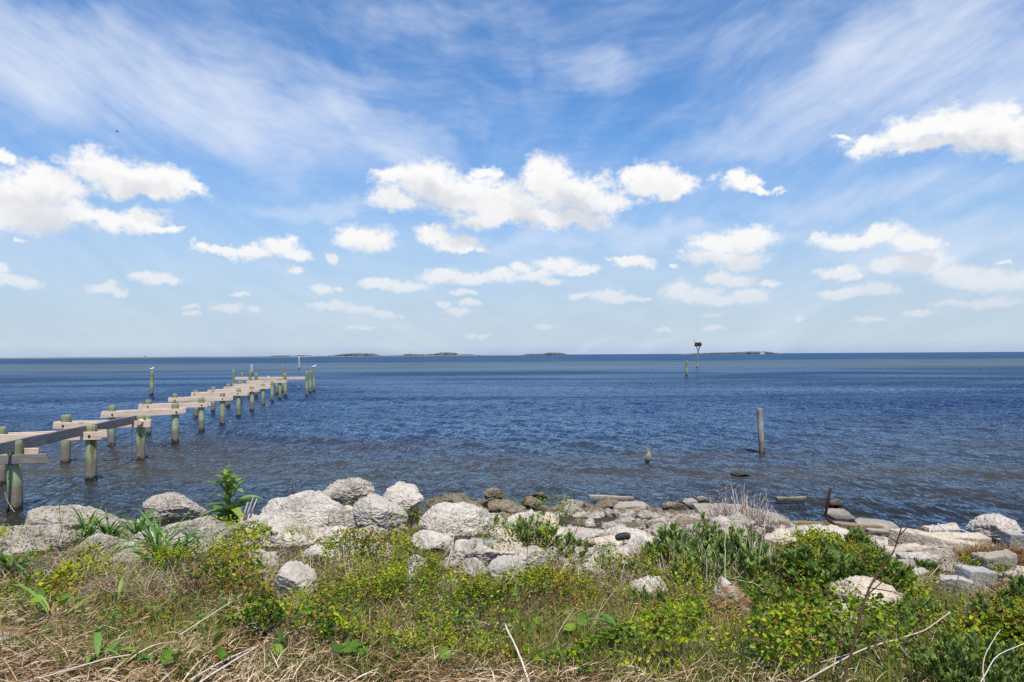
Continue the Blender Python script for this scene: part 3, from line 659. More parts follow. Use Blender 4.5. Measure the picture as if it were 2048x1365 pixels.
# ---------------------------------------------------------------- rocks and rubble
ALB = (.93, .85, .765)
def rock_material(name, lo, mid, hi, pit=(.05, .045, .04), pits=.5, stain=None, spec=0, bumpd=.03, sc=1.):
    m, t, out = material(name)
    tc = t.node('ShaderNodeTexCoord').outputs['Object']; rnd = t.node('ShaderNodeObjectInfo').outputs['Random']
    cx = t.node('ShaderNodeCombineXYZ'); t.put(cx.inputs[0], t.m('MULTIPLY', rnd, 53.)); tv = t.v('ADD', tc, cx.outputs[0])
    a = t.noise(tv, 3.2 * sc, 5, .65); b = t.noise(tv, 22 * sc, 5, .72); g = t.noise(tv, 110 * sc, 2, .6)
    c = t.cr(t.m('ADD', t.m('MULTIPLY', a, .55), t.m('MULTIPLY', b, .45)), [(.38, lo), (.5, mid), (.62, hi)])
    c = t.mix(t.m('MULTIPLY', t.m('SUBTRACT', t.ramp(g, .3, .7), .5), .35), c, hi)
    vv = t.voro(t.v('ADD', tv, t.v('SCALE', t.noise(tv, 9, 2, .5, col=True), scale=.08)), 24 * sc)
    holes = t.m('MULTIPLY', t.ramp(vv, .26, .10), t.ramp(t.noise(tv, 4 * sc, 3, .6), .62 - pits * .3, .72 - pits * .3))
    crev = t.ramp(b, .40, .30)
    ck = t.ramp(t.voro(t.v('ADD', t.mapping(tv, scale=(1, 1, 2.2)), t.v('SCALE', t.noise(tv, 5, 4, .6, col=True), scale=.6)), 2.3 * sc, 'DISTANCE_TO_EDGE'), .022, .0)
    crev = t.m('MAXIMUM', crev, t.m('MULTIPLY', ck, t.ramp(a, .45, .6, .15, .75)))
    pf = t.m('MAXIMUM', t.m('MULTIPLY', holes, .9), t.m('MULTIPLY', crev, .7 * min(1, pits + .15)))
    c = t.mix(pf, c, pit)
    if stain: c = t.mix(t.m('MULTIPLY', t.ramp(t.noise(t.mapping(tv, rot=(0, R(35), 0), scale=(1, 1, 3)), 2.6, 4, .6), .40, .50), .9), c, stain)
    if spec:
        sv = t.voro(tv, 30); c = t.mix(t.m('MULTIPLY', t.ramp(sv, .24, .14), t.m('MULTIPLY', spec, t.ramp(t.noise(tv, 6, 2), .42, .55))), c, (.62, .58, .50))
    geo = t.node('ShaderNodeNewGeometry'); sz = t.node('ShaderNodeSeparateXYZ'); t.put(sz.inputs[0], geo.outputs['Position'])
    wz = t.m('ADD', sz.outputs[2], t.m('MULTIPLY', t.m('SUBTRACT', a, .5), .12))
    wet = t.ramp(wz, .13, .03)
    c = t.mix(t.m('MULTIPLY', wet, .85), c, (.030, .024, .015))
    h = t.m('ADD', t.m('MULTIPLY', b, 1.), t.m('MULTIPLY', t.m('SUBTRACT', 1., holes), .35 * pits * 2))
    h = t.m('SUBTRACT', t.m('ADD', h, t.m('MULTIPLY', g, .15)), t.m('MULTIPLY', ck, .25))
    c = t.mix(1., c, ALB, 'MULTIPLY')
    principled(t, out, c, t.ramp(wet, 0, 1, .92, .35), t.bump(h, .85, bumpd)); return m
MR = {
 'grey': rock_material('pitted_grey_stone', (.22, .20, .175), (.42, .395, .36), (.60, .575, .53), pits=.8),
 'white': rock_material('pale_marl_stone', (.36, .34, .31), (.58, .555, .52), (.74, .715, .68), pits=.35),
 'smooth': rock_material('smooth_grey_concrete', (.32, .31, .29), (.44, .43, .41), (.54, .53, .51), pits=.1, bumpd=.008),
 'dark': rock_material('dark_pitted_stone', (.10, .09, .065), (.22, .195, .15), (.36, .325, .26), pits=.9, bumpd=.04),
 'brown': rock_material('wet_brown_rubble', (.10, .08, .055), (.21, .175, .13), (.32, .28, .22), pits=.5, spec=.9),
 'slab': rock_material('grey_broken_slab', (.25, .235, .205), (.34, .32, .285), (.42, .40, .36), pits=.12, spec=.35, bumpd=.008),
 'cream': rock_material('cream_stone', (.42, .36, .29), (.60, .54, .45), (.74, .68, .60), pits=.3),
 'tan': rock_material('rusty_stained_stone', (.36, .33, .29), (.55, .52, .48), (.68, .65, .61), pits=.15, stain=(.27, .14, .07)),
 'bluegrey': rock_material('blue_grey_concrete', (.27, .28, .29), (.36, .37, .385), (.45, .46, .475), pits=.08, bumpd=.006),
 'aggregate': rock_material('shell_aggregate', (.17, .12, .07), (.30, .22, .14), (.42, .34, .25), pits=.5, spec=1.),
}
ROCKS = []   # (cx, cy, rx, ry, dist) for keeping leaves off what the photo shows bare
def rock(cx, cy, w_, h_, kind, matn, label, dep=.8, yaw=0., th=None, seed=None, z=None, pitch=0., roll=0., name=None, grp=None, sub=6, lift=.22, rough=1., cat=None, yd=None):
    if grp == g4_: w_ *= 1.16; h_ *= 1.28
    if grp == g3_ and kind == 'c': h_ *= 1.35; w_ *= 1.05
    sd = len(ROCKS) * 3.7 + 1 if seed is None else seed
    r3 = np.random.default_rng(int(sd * 10) + 5)
    P = np.array(at_y(cx, cy, yd)) if yd else hit(cx, cy + h_ * .25) if z is None else np.array(at_z(cx, cy, z))
    D = P[1]
    if z is None and not yd:
        for _ in range(3):
            sth = (H - P[2]) / np.linalg.norm(P - np.array(EYE)); cth = math.sqrt(1 - sth * sth)
            a = w_ / F * D / 2; b = a * dep; A = h_ / F * D / 2
            c = math.sqrt(max((A / cth) ** 2 - (b * sth / cth) ** 2, (.35 * A) ** 2)) if kind == 'b' else A
            P = hit(cx, cy, c * (lift if kind == 'b' else .7 if kind == 'c' else .15)); D = P[1]
    sth = (H - P[2]) / np.linalg.norm(P - np.array(EYE)); cth = math.sqrt(1 - sth * sth)
    a = w_ / F * D / 2
    if kind == 'b':
        b = a * dep; A = h_ / F * D / 2; c = math.sqrt(max((A / cth) ** 2 - (b * sth / cth) ** 2, (.4 * A) ** 2))
        V0, F0 = ico(sub); n = V0.copy(); r = np.ones(len(n))
        k_ = float(r3.choice([32, 60, 90]))
        for i in range(r3.integers(9, 15)):
            p = r3.normal(size=3); p /= np.linalg.norm(p); d_ = r3.uniform(.48, .9)
            dp = n @ p; lim = np.where(dp > .05, d_ / np.maximum(dp, .05), 9)
            r = -np.log(np.exp(-k_ * r) + np.exp(-k_ * lim)) / k_
        r = r / np.percentile(r, 92)
        q = n * 1.0
        r = r * (1 + .16 * rough * fbm(q * 1.3 + sd, 3))
        V = n * r[:, None] * (a, b, c)
        g1 = fbm(V * 5.5 + sd, 4, .55, True); g2 = fbm(V * (17, 17, 30) + sd, 4, .6, True)
        k_ = min(1., a / .25)
        V = V + n * ((g1 - .3) * .034 * rough * k_ + (g2 - .3) * .022 * rough * k_)[:, None]
    else:
        thk = (th if th else h_ * .35) / F * D
        dpt = max(.10, (h_ / F * D - thk * cth) / max(sth, .08)) if kind == 's' else a * 2 * dep
        dpt = min(dpt, a * 3.2) * 1.0
        if kind == 'c': dpt = min(dpt, h_ / F * D * 1.1 / max(sth, .1) * .5); thk = max(.45 * h_ / F * D, (h_ / F * D - dpt * sth) / cth)
        # block: outline polygon (slightly irregular) extruded, subdivided through an icosphere mapping
        V0, F0 = ico(sub); pw_ = 22.
        n = V0; L = (np.sum(np.abs(n) ** pw_, 1)) ** (-1 / pw_); V = n * L[:, None]
        sk = r3.uniform(-.18, .18, 4) * rough
        V[:, 0] *= 1 + sk[0] * V[:, 1]; V[:, 1] *= 1 + sk[1] * V[:, 0]; V[:, 0] += sk[2] * V[:, 1] * 1.2
        if kind == 's':
            for i in range(3):     # broken corners
                an = r3.uniform(0, 6.28); pd = r3.uniform(.95, 1.2); s_ = V[:, 0] * math.cos(an) + V[:, 1] * math.sin(an)
                ov = np.maximum(s_ - pd, 0); V[:, 0] -= ov * math.cos(an); V[:, 1] -= ov * math.sin(an)
        V = V * (a, dpt / 2, thk / 2)
        g1 = fbm(V * 5 + sd, 4, .5); g2 = fbm(V * 22 + sd, 3, .6, True)
        V = V + n * ((g1 * .05 + (g2 - .3) * .012) * rough * min(1, thk / .12))[:, None]
    if kind == 'c' and not pitch: pitch = float(r3.uniform(-.12, .16)); roll = roll or float(r3.uniform(-.14, .14))
    o = mesh(name or {'b': 'boulder', 's': 'broken_flagstone', 'c': 'concrete_block'}[kind], V, F0, MR[matn], smooth=True, loc=P.tolist(), rot=(pitch, roll, yaw))
    tag(o, label, cat or {'b': 'rock', 's': 'broken_flagstone', 'c': 'concrete block'}[kind], grp)
    ROCKS.append((cx, cy, w_ / 2, h_ / 2, D)); return o
B = rock
g1_ = 'boulders along the top of the bank'; g2_ = 'brown rubble stones at the waterline'; g3_ = 'broken concrete slabs at the right shore'; g4_ = 'pale rocks showing through the plants'
B(145, 1042, 215, 66, 'b', 'grey', 'long low pitted grey boulder at the left edge of the bank, below the pier', grp=g1_, sub=7, dep=.5, roll=.06, yd=8.6)
B(40, 1100, 200, 120, 'b', 'grey', 'big sloping pitted boulder cut by the left edge, behind the dry grass', grp=g1_, sub=7, dep=.7, roll=.1, yd=6.9)
B(340, 1020, 148, 62, 'b', 'grey', 'rounded deeply pitted grey boulder against the water left of the tall leafy plant', grp=g1_, sub=7, dep=.6, yd=9.2)
B(250, 1066, 190, 54, 'b', 'grey', 'flat grey boulder low between the two left pitted boulders', grp=g1_, sub=7, dep=.6, yd=8.0)
B(385, 1060, 150, 60, 'b', 'grey', 'pale grey boulder directly behind the driftwood branch, below the rounded pitted one', grp=g1_, sub=7, dep=.6, yd=7.8)
B(340, 1106, 200, 90, 'b', 'grey', 'broad pale boulder behind the big long-leaved clump on the left', grp=g1_, sub=7, dep=.6, yd=6.7)
B(262, 1120, 80, 40, 'b', 'grey', 'small grey rock left of the big long-leaved clump', grp=g1_, sub=5)
B(608, 1046, 258, 122, 'b', 'white', 'largest whitish boulder, wide and low, left of the twin boulders', grp=g1_, sub=7, dep=.5, yd=8.1)
B(578, 1080, 190, 96, 'b', 'white', 'bleached white boulder in front of the widest whitish one, twigs across it', grp=g1_, sub=7, dep=.5, yd=7.2)
B(690, 992, 116, 88, 'b', 'grey', 'highest boulder, dark and pitted on its left face, with water behind', grp=g1_, sub=7, dep=.7, yd=9.6)
B(806, 1014, 100, 98, 'b', 'white', 'upright rounded boulder with a dark right side, right of the highest one', grp=g1_, sub=7, dep=.8, yd=9.0)
B(764, 1030, 112, 78, 'b', 'smooth', 'smoother grey boulder leaning on the front of the upright rounded one', grp=g1_, sub=7, dep=.6, yd=8.0)
B(700, 1035, 60, 40, 'b', 'white', 'pale wedge of rock between the widest whitish boulder and the smooth grey one', grp=g1_, sub=6, yd=8.7)
B(922, 1058, 172, 100, 'b', 'white', 'big bright white boulder right of the upright one, speckled with tiny holes', grp=g1_, sub=7, dep=.7, yd=7.8)
B(874, 1008, 54, 40, 'b', 'dark', 'small brown rock just behind the big bright white boulder', grp=g2_, sub=6, yd=10.4)
B(922, 1004, 80, 34, 'b', 'dark', 'long mossy brown rock sloping into the water behind the white boulder', grp=g2_, sub=6, yd=11.2, roll=.15)
B(990, 994, 62, 32, 'b', 'dark', 'dark deeply pitted rock standing alone at the water edge in the middle', grp=g2_, sub=6, z=.13, dep=.7)
B(948, 1026, 76, 40, 'b', 'dark', 'brown slope rock with dead weeds in front of the long mossy one', grp=g2_, sub=6, yd=10.4)
for cx, cy, w_, h_, k, mt_, lb in (
  (1003, 1015, 54, 20, 'b', 'brown', 'orange-brown weedy stone right under the lone dark pitted rock'),
  (962, 1010, 34, 22, 'b', 'brown', 'small brown stone left of the orange-brown weedy one'),
  (1062, 1010, 44, 20, 'b', 'brown', 'tilted brown stone alone in the shallows right of the dark pitted rock'),
  (1072, 993, 36, 10, 'b', 'brown', 'nearly drowned stone farthest out in the shallows'),
  (1088, 1020, 22, 12, 'b', 'brown', 'tiny stone between the tilted stone and the rubble heap'),
  (1146, 1011, 48, 18, 'b', 'slab', 'grey-topped stone at the back left of the rubble heap'),
  (1110, 1024, 34, 18, 'b', 'brown', 'small brown stone at the left tip of the rubble heap'),
  (1150, 1024, 44, 20, 'b', 'slab', 'oval grey stone in front of the grey-topped stone'),
  (1180, 1018, 26, 18, 'b', 'brown', 'small stone wedged beside the oval grey stone'),
  (1213, 1018, 58, 26, 'b', 'brown', 'white-speckled brown stone below the floating-looking concrete plank'),
  (1260, 1019, 66, 24, 'b', 'slab', 'flat grey white-dotted stone at the back right of the rubble heap'),
  (1290, 1026, 28, 14, 'b', 'brown', 'small brown stone right of the flat white-dotted one'),
  (1108, 1040, 50, 20, 'b', 'brown', 'brown stone at the front left of the rubble heap'),
  (1137, 1046, 38, 20, 'b', 'slab', 'blunt grey stone beside the dark gap in the rubble'),
  (1186, 1034, 64, 18, 'b', 'brown', 'long brown stone roofing the dark gap in the rubble'),
  (1222, 1034, 42, 14, 'b', 'slab', 'thin grey stone right of the one roofing the dark gap'),
  (1224, 1049, 36, 16, 'b', 'slab', 'squarish grey stone in front of the thin grey stone'),
  (1260, 1040, 34, 16, 'b', 'slab', 'small oval grey stone right of the squarish one'),
  (1296, 1040, 40, 22, 'b', 'brown', 'brown stone half under the dead twigs right of the rubble heap'),
  (1190, 1060, 74, 20, 'b', 'brown', 'wide holed brown stone at the front of the rubble heap'),
  (1238, 1064, 34, 16, 'b', 'brown', 'small brown stone right of the wide holed one'),
  (1150, 1066, 44, 16, 'b', 'slab', 'wet grey stone in front of the blunt one'),
  (1030, 1022, 34, 16, 'b', 'dark', 'dull brown stone behind the small grey rock with a green sprig'),
  (1058, 1032, 40, 14, 'b', 'dark', 'low muddy stone behind the pinkish white rock'),
  (1350, 1016, 44, 16, 'b', 'brown', 'oyster-crusted stone awash left of the dead bush'),
  (1378, 1008, 30, 14, 'b', 'slab', 'little pale stone beside the dead bush top'),
  (1330, 1030, 26, 12, 'b', 'brown', 'small awash stone between the rubble heap and the dead bush'),
  (1402, 1000, 20, 9, 'b', 'slab', 'tiny light stone behind the dead bush'),
  (1668, 1006, 26, 10, 'b', 'brown', 'small crusted stone in the water right of the rusty pipe'),
  (1480, 948, 36, 4, 'b', 'brown', 'weedy stone just breaking the surface below the thick grey post'),
  (1850, 1060, 26, 9, 'b', 'brown', 'small dark stone awash left of the white pipes')):
    o_ = B(cx, cy, w_ * 1.25, h_ * 1.45, k, mt_, lb, grp=g2_, sub=6, z=(.02 if 'drown' in lb or 'surface' in lb or 'awash' in lb else .045) if cy < 1022 else .11 if cy < 1036 else .18, dep=.9)
B(1222, 997, 88, 9, 's', 'slab', 'long thin concrete plank lying just above the water behind the rubble heap', th=9, z=.10, yaw=-.14, roll=.03, grp=g3_, name='concrete_plank', rough=.5)
B(1583, 999, 58, 8, 's', 'slab', 'thin slab end rising from the water behind the dead bush', th=9, z=.05, yaw=-.12, roll=-.02, grp=g3_, rough=.5)
B(1455, 1030, 110, 34, 's', 'slab', 'buff slab under the dead bush, its top edge level', th=16, z=.16, grp=g3_, pitch=.15)
B(1530, 1034, 92, 30, 's', 'slab', 'tapering buff slab sloping down right from the dead bush', th=9, z=.12, roll=.2, yaw=-.2, grp=g3_)
B(1677, 1031, 46, 20, 's', 'slab', 'small grey slab in the water behind the rusty pipe bend', th=7, z=.05, pitch=.1, grp=g3_)
B(1618, 1052, 112, 15, 's', 'aggregate', 'left length of the shell-crusted beam behind the long pale boulder', th=14, z=.10, yaw=-.06, grp=g3_, roll=.02, name='crusted_timber', cat='timber')
B(1713, 1055, 100, 16, 's', 'aggregate', 'right length of the shell-crusted beam passing under the rusty pipe', th=13, z=.12, yaw=-.10, roll=.06, grp=g3_, name='crusted_timber', cat='timber')
B(1756, 1054, 76, 24, 's', 'slab', 'largest clean grey slab, tilted in the shallows right of the rusty pipe', th=9, z=.10, pitch=.12, yaw=-.15, roll=.06, grp=g3_, rough=.6)
B(1832, 1064, 54, 10, 's', 'slab', 'narrow slab strip right of the clean tilted slab', th=6, z=.04, yaw=-.15, roll=.08, grp=g3_)
B(1634, 1086, 220, 76, 'b', 'white', 'long pale boulder behind the shrubs, right of the dead bush', grp=g1_, sub=7, dep=.5, roll=.10, yd=7.3)
B(2000, 1065, 116, 66, 'b', 'white', 'big rounded whitish boulder at the far right by the water', grp=g1_, sub=7, dep=.8, yd=8.5)
B(2034, 1087, 44, 34, 'c', 'bluegrey', 'smooth blue-grey block cut by the right edge in front of the big boulder', grp=g3_, sub=6, dep=.5, rough=.3)
B(1884, 1070, 62, 28, 'c', 'cream', 'small cream block where the white pipes stick out', grp=g3_, sub=6, dep=.4, rough=.6)
B(1920, 1088, 90, 32, 'c', 'cream', 'cream block lying in front of the big rounded right boulder', grp=g3_, sub=6, dep=.35, yaw=-.1, rough=.6)
B(1866, 1096, 130, 40, 'c', 'cream', 'long slab with a black shaded front face, left of the cream blocks', grp=g3_, sub=6, dep=.18, yaw=-.45, roll=.12, rough=.6)
B(1815, 1108, 78, 26, 'c', 'cream', 'low buff stone to the left of the long shaded slab', grp=g3_, sub=6, dep=.4, rough=1.)
B(1925, 1122, 50, 26, 'b', 'cream', 'small cream lump between the grey flagstone and the brown seaweed', grp=g3_, sub=6)
B(1838, 1130, 60, 36, 'c', 'white', 'pale grey flat stone left of the grey flagstone', grp=g3_, sub=6, dep=.6, rough=.7)
B(1886, 1132, 84, 46, 's', 'slab', 'grey flagstone tilted towards the viewer, left of the square block', th=12, grp=g3_, pitch=.2, yaw=-.2, rough=.4)
B(1950, 1166, 66, 48, 'c', 'bluegrey', 'square blue-grey block with a dark left face, in the right corner plants', grp=g3_, sub=6, dep=.5, yaw=.25, rough=.3, lift=1.)
B(1872, 1178, 62, 26, 's', 'slab', 'small flat grey slab in the leaves below the grey flagstone', th=6, grp=g3_, rough=.5)
B(2015, 1150, 110, 40, 'b', 'white', 'pale rock half hidden by leaves at the right edge', grp=g4_, sub=6)
B(1745, 1216, 170, 78, 'b', 'cream', 'large cream rock with slashing grass shadows in the right-hand plants', grp=g4_, sub=7, dep=.6, roll=.15)
B(1690, 1238, 60, 50, 'b', 'cream', 'small cream rock touching the left end of the shadow-slashed rock', grp=g4_, sub=6)
B(1456, 1220, 86, 96, 'b', 'tan', 'rust-stained boulder standing out in the right-centre shrubs', grp=g4_, sub=7, dep=.8, lift=.5)
B(1298, 1184, 66, 52, 'b', 'white', 'crumbly white rock left of the rust-stained boulder', grp=g4_, sub=6, lift=.4)
B(1022, 1154, 82, 62, 'b', 'smooth', 'smooth rounded grey boulder in the middle of the vines', grp=g4_, sub=7, lift=.5)
B(950, 1118, 120, 56, 'b', 'white', 'pale flat-faced rock below the big bright boulder', grp=g4_, sub=6, lift=.4)
B(948, 1138, 66, 32, 'b', 'smooth', 'small smooth grey rock under the pale flat-faced one', grp=g4_, sub=6, lift=.4)
B(966, 1096, 46, 26, 'c', 'bluegrey', 'stepped grey concrete chunk on top of the pale flat-faced rock', grp=g4_, sub=6, dep=.6, yaw=-.3, rough=.3, lift=1.)
B(694, 1106, 118, 50, 'b', 'white', 'white rock framed by yellow-green vines left of centre', grp=g4_, sub=7, lift=.45)
B(592, 1178, 76, 78, 'b', 'white', 'ridged white rock streaked with dry straw in the left-centre vines', grp=g4_, sub=7, lift=.5)
B(830, 1134, 38, 34, 'b', 'white', 'small white rock above the narrow one, left of the dead stalks', grp=g4_, sub=6, lift=.5)
B(822, 1164, 36, 44, 'b', 'white', 'narrow upright white rock in the central vines', grp=g4_, sub=6, lift=.5)
B(986, 1046, 62, 34, 'b', 'smooth', 'small grey rock with a green sprig beside the big bright boulder', grp=g4_, sub=6)
B(1046, 1048, 76, 40, 'b', 'white', 'pinkish white rock behind the round-leaved bush', grp=g4_, sub=6)
B(1096, 1054, 50, 38, 'b', 'cream', 'small cream rock right of the pinkish white one', grp=g4_, sub=6)
B(1010, 1078, 60, 38, 'b', 'cream', 'knobbly cream rock between the big bright boulder and the bush', grp=g4_, sub=6)
B(1166, 1078, 100, 38, 'b', 'white', 'white rock in front of the rubble heap', grp=g4_, sub=6)
B(1250, 1076, 90, 34, 'b', 'white', 'rough white rock behind the black ribbed tube', grp=g4_, sub=6)
B(1290, 1098, 90, 40, 'b', 'white', 'whitish rock under dead stalks right of the black ribbed tube', grp=g4_, sub=6)
B(1130, 1108, 80, 50, 'b', 'white', 'broken white rock behind the central green bush', grp=g4_, sub=6)
B(1208, 1112, 90, 40, 'b', 'white', 'white rock fading into the stalks below the ribbed tube', grp=g4_, sub=6)
B(1134, 1146, 28, 28, 'b', 'white', 'small white lump right of the smooth rounded boulder', grp=g4_, sub=5)
B(1400, 1098, 70, 30, 'b', 'white', 'pale rock showing between the two left shrubs', grp=g4_, sub=6)
B(1340, 1126, 60, 30, 'b', 'white', 'low white rock at the foot of the left shrub', grp=g4_, sub=6)
B(1460, 1140, 50, 26, 'b', 'white', 'pale rock showing below the middle shrub', grp=g4_, sub=6)
B(24, 1272, 62, 36, 'b', 'tan', 'tan stone at the left edge among the dry grass', grp=g4_, sub=6, lift=.4)
B(1492, 1312, 50, 36, 'b', 'cream', 'small cream stone near the bottom, right of centre', grp=g4_, sub=6, lift=.4)
B(1400, 1300, 90, 34, 'b', 'cream', 'flat cream stone mostly buried in straw near the bottom', grp=g4_, sub=6, lift=.3)
B(1418, 1362, 40, 20, 'b', 'white', 'little white stone cut by the bottom edge', grp=g4_, sub=5, lift=.5)

B(470, 1092, 110, 60, 'b', 'grey', 'grey rock under the roots of the tall leafy plant', grp=g1_, sub=6, dep=.6, yd=7.1)
B(672, 1082, 130, 66, 'b', 'white', 'pale rock under the bare reddish twigs, right of the bleached boulder', grp=g1_, sub=7, dep=.6, yd=7.2)
B(520, 1128, 90, 54, 'b', 'grey', 'crumbling grey rock wrapped in dry straw under the bleached boulder', grp=g4_, sub=6, lift=.4)
B(760, 1110, 60, 36, 'b', 'white', 'pale rock edge right of the white rock framed by vines', grp=g4_, sub=6, lift=.4)
B(1060, 1120, 60, 40, 'b', 'white', 'pale rock glimpsed above the smooth rounded boulder', grp=g4_, sub=6, lift=.4)
B(900, 1176, 40, 26, 'b', 'white', 'little pale stone at the foot of the tall pale stalk', grp=g4_, sub=5, lift=.4)
for cx, cy, w_, h_, mt_, lb in (
  (1120, 1074, 66, 32, 'white', 'flat white rock between the round-leaved bush and the rubble heap'), (1078, 1084, 60, 34, 'white', 'white rock half behind the round-leaved bush'),
  (1205, 1088, 64, 26, 'cream', 'buff rock left of the black ribbed tube'), (1330, 1062, 56, 24, 'slab', 'grey rock at the left foot of the dead thicket'),
  (1372, 1048, 56, 22, 'brown', 'brown rock inside the left part of the dead thicket'), (1404, 1064, 56, 24, 'slab', 'greyish rock inside the dead thicket'),
  (1312, 1054, 40, 18, 'brown', 'brown rock under the tangled dead clump'), (1092, 1064, 44, 20, 'slab', 'grey stone behind the small cream rock'),
  (1262, 1058, 44, 18, 'brown', 'brown rock between the rubble heap and the tangled dead clump'), (1160, 1050, 44, 16, 'brown', 'brown stone in the middle front of the rubble heap'),
  (1010, 1040, 40, 20, 'brown', 'brown stone just right of the big bright boulder'), (1560, 1076, 60, 26, 'cream', 'cream rock touching the left end of the long pale boulder'),
  (1350, 1090, 60, 28, 'white', 'white rock between the dead clump and the left shrub'), (1770, 1092, 50, 22, 'cream', 'cream rock at the right end of the long pale boulder'),
  (1786, 1120, 60, 30, 'white', 'white rock in front of the low buff stone')):
    B(cx, cy, w_, h_, 'b', mt_, lb, grp=g4_, sub=6, lift=.35)
# rusty bent pipe
def ptz(px, py, y): v = at_y(px, py, y); return (v.x, v.y, v.z)
D1 = 10.0
V, Fc = tube_geo([ptz(1661, 976, D1), ptz(1656, 1003, D1), ptz(1651, 1030, D1), ptz(1654, 1038, D1 - .02), ptz(1670, 1050, D1 - .1), ptz(1690, 1062, D1 - .2), ptz(1712, 1077, D1 - .35)], .021, 12)
o = mesh('rusty_pipe', V, Fc, M_rust, smooth=True); tag(o, 'rusty bent pipe standing up at the right shore', 'pipe')
m, t, out = material('white_plastic'); principled(t, out, (.55, .57, .59), .6); M_pl = m
for pts, r_, lb in (([(1876, 1048), (1884, 1056), (1894, 1063), (1903, 1077)], .011, 'short thick white pipe poking up from the cream block'),
                    ([(1902, 1060), (1922, 1060), (1938, 1066), (1948, 1078), (1965, 1090), (1980, 1098)], .007, 'long thin white cable looping towards the big right boulder'),
                    ([(1962, 1107), (1980, 1100), (2000, 1099), (2018, 1102)], .010, 'white pipe bend lying on the brown seaweed'),
                    ([(1866, 1050), (1860, 1060), (1860, 1070)], .008, 'short thin white cable left of the thick white pipe')):
    V, Fc = tube_geo([ptz(x, y, 9.0 - (y - 1048) * .010) for x, y in pts], r_, 8); o = mesh('white_pipe', V, Fc, M_pl, smooth=True); tag(o, lb, 'pipe', 'white pipes and cables in the right rubble')
# black ribbed tube among the white rocks
m, t, out = material('black_ribbed_plastic'); principled(t, out, (.03, .028, .035), .5); M_blk = m
q = hit(1246, 1086, .1); n = 60; u = np.linspace(-1, 1, n)
V, Fc = tube_geo(np.stack([q[0] + u * .065, q[1] + u * .03, q[2] + .05 + .01 * (1 - u * u)], -1),   .032 * (1 - .3 * abs(u) ** 5) * (1 + .10 * np.sin(u * 36)), 18)
o = mesh('ribbed_tube', V, Fc, M_blk, smooth=True); tag(o, 'short black ribbed tube lying among the white rocks in the middle', 'tube')
# sawn log and plank at the far left
m, t, out = material('raw_wood'); tcx = t.node('ShaderNodeTexCoord').outputs['Object']
principled(t, out, t.mix(t.noise(t.mapping(tcx, scale=(.3, 3, 3)), 8, 4), (.30, .20, .12), (.58, .43, .30)), .8, t.bump(t.noise(tcx, 30, 3), .4, .01)); M_raw = m
q = hit(16, 1024, .12)
V, Fc = tube_geo([(q[0] + .05, q[1] - .1, q[2] + .0), (q[0] - .1, q[1] + .25, q[2] + .02)], .085, 16); o = mesh('sawn_log', V, Fc, M_raw); tag(o, 'pale sawn log end at the left edge under the pier', 'log')
q = hit(-10, 1042, .05); q2 = hit(24, 1040, .08)
board((q[0] - .3, q[1], q[2]), (q2[0], q2[1], q2[2]), .05, .16, M_raw, parent=None, name='loose_plank'); o = bpy.data.objects['loose_plank']; tag(o, 'light loose plank under the sawn log at the left edge', 'plank')
# driftwood branch
pts = [(392, 1066), (420, 1064), (450, 1057), (480, 1047), (505, 1036), (528, 1028)]
P3_ = [hit(x, y + 6, .17) for x, y in pts]
V, Fc = tube_geo(P3_, [.02, .028, .032, .036, .042, .03], 12); V += .01 * np.stack([fbm(V * 9, 3), fbm(V * 9 + 5, 3), fbm(V * 9 + 9, 3)], -1)
br = empty('driftwood_branch', (0, 0, 0)); tag(br, 'grey driftwood branch lying on the left boulders under the tall leafy plant', 'branch'); mesh('limb', V, Fc, M_grey, br, smooth=True)
for pp in ([(492, 1040), (498, 1020), (505, 1000), (507, 992)], [(500, 1036), (507, 1015), (514, 998)], [(488, 1042), (490, 1022), (496, 1005)]):
    V, Fc = tube_geo([at_y(x, y, P3_[3][1]) for x, y in pp], np.linspace(.012, .004, len(pp)), 7); mesh('twig', V, Fc, M_pale, br, smooth=True)

for cx, cy, w_, h_, mt_, lb in (
  (100, 1080, 100, 50, 'grey', 'grey rock under the bare twigs, between the two left edge boulders'), (200, 1092, 90, 40, 'grey', 'low grey rock behind the three spiky clumps'),
  (430, 1092, 90, 50, 'grey', 'grey rock left of the roots of the tall leafy plant'), (508, 1064, 76, 54, 'white', 'pale rock at the right end of the driftwood branch'),
  (640, 1112, 66, 40, 'white', 'small pale rock left of the white rock framed by vines'), (862, 1088, 76, 44, 'white', 'pale rock tucked under the left side of the big bright boulder'),
  (742, 1080, 70, 38, 'grey', 'grey rock below the smooth grey boulder'), (1020, 1104, 60, 40, 'cream', 'buff rock between the pale flat-faced rock and the round-leaved bush'),
  (1180, 1140, 60, 36, 'white', 'whitish rock behind the small green tuft'), (1260, 1128, 60, 34, 'cream', 'buff rock among the grey dead stalks'), (1500, 1108, 70, 34, 'white', 'pale rock between the middle shrub and the long pale boulder')):
    B(cx, cy, w_, h_, 'b', mt_, lb, grp=g4_, sub=6, lift=.5)
for cx, cy, w_, h_, mt_, lb, yw in (
  (1796, 1146, 58, 36, 'slab', 'tilted grey block left of the pale grey flat stone', .3), (1912, 1182, 54, 38, 'smooth', 'grey block left of the square blue-grey block', -.3),
  (1990, 1134, 74, 44, 'slab', 'rough grey block between the square block and the seaweed', .2), (1836, 1158, 50, 28, 'smooth', 'small grey block above the flat grey slab in the leaves', .5)):
    B(cx, cy, w_, h_, 'c', mt_, lb, grp=g3_, sub=6, dep=.4, yaw=yw, rough=.6)
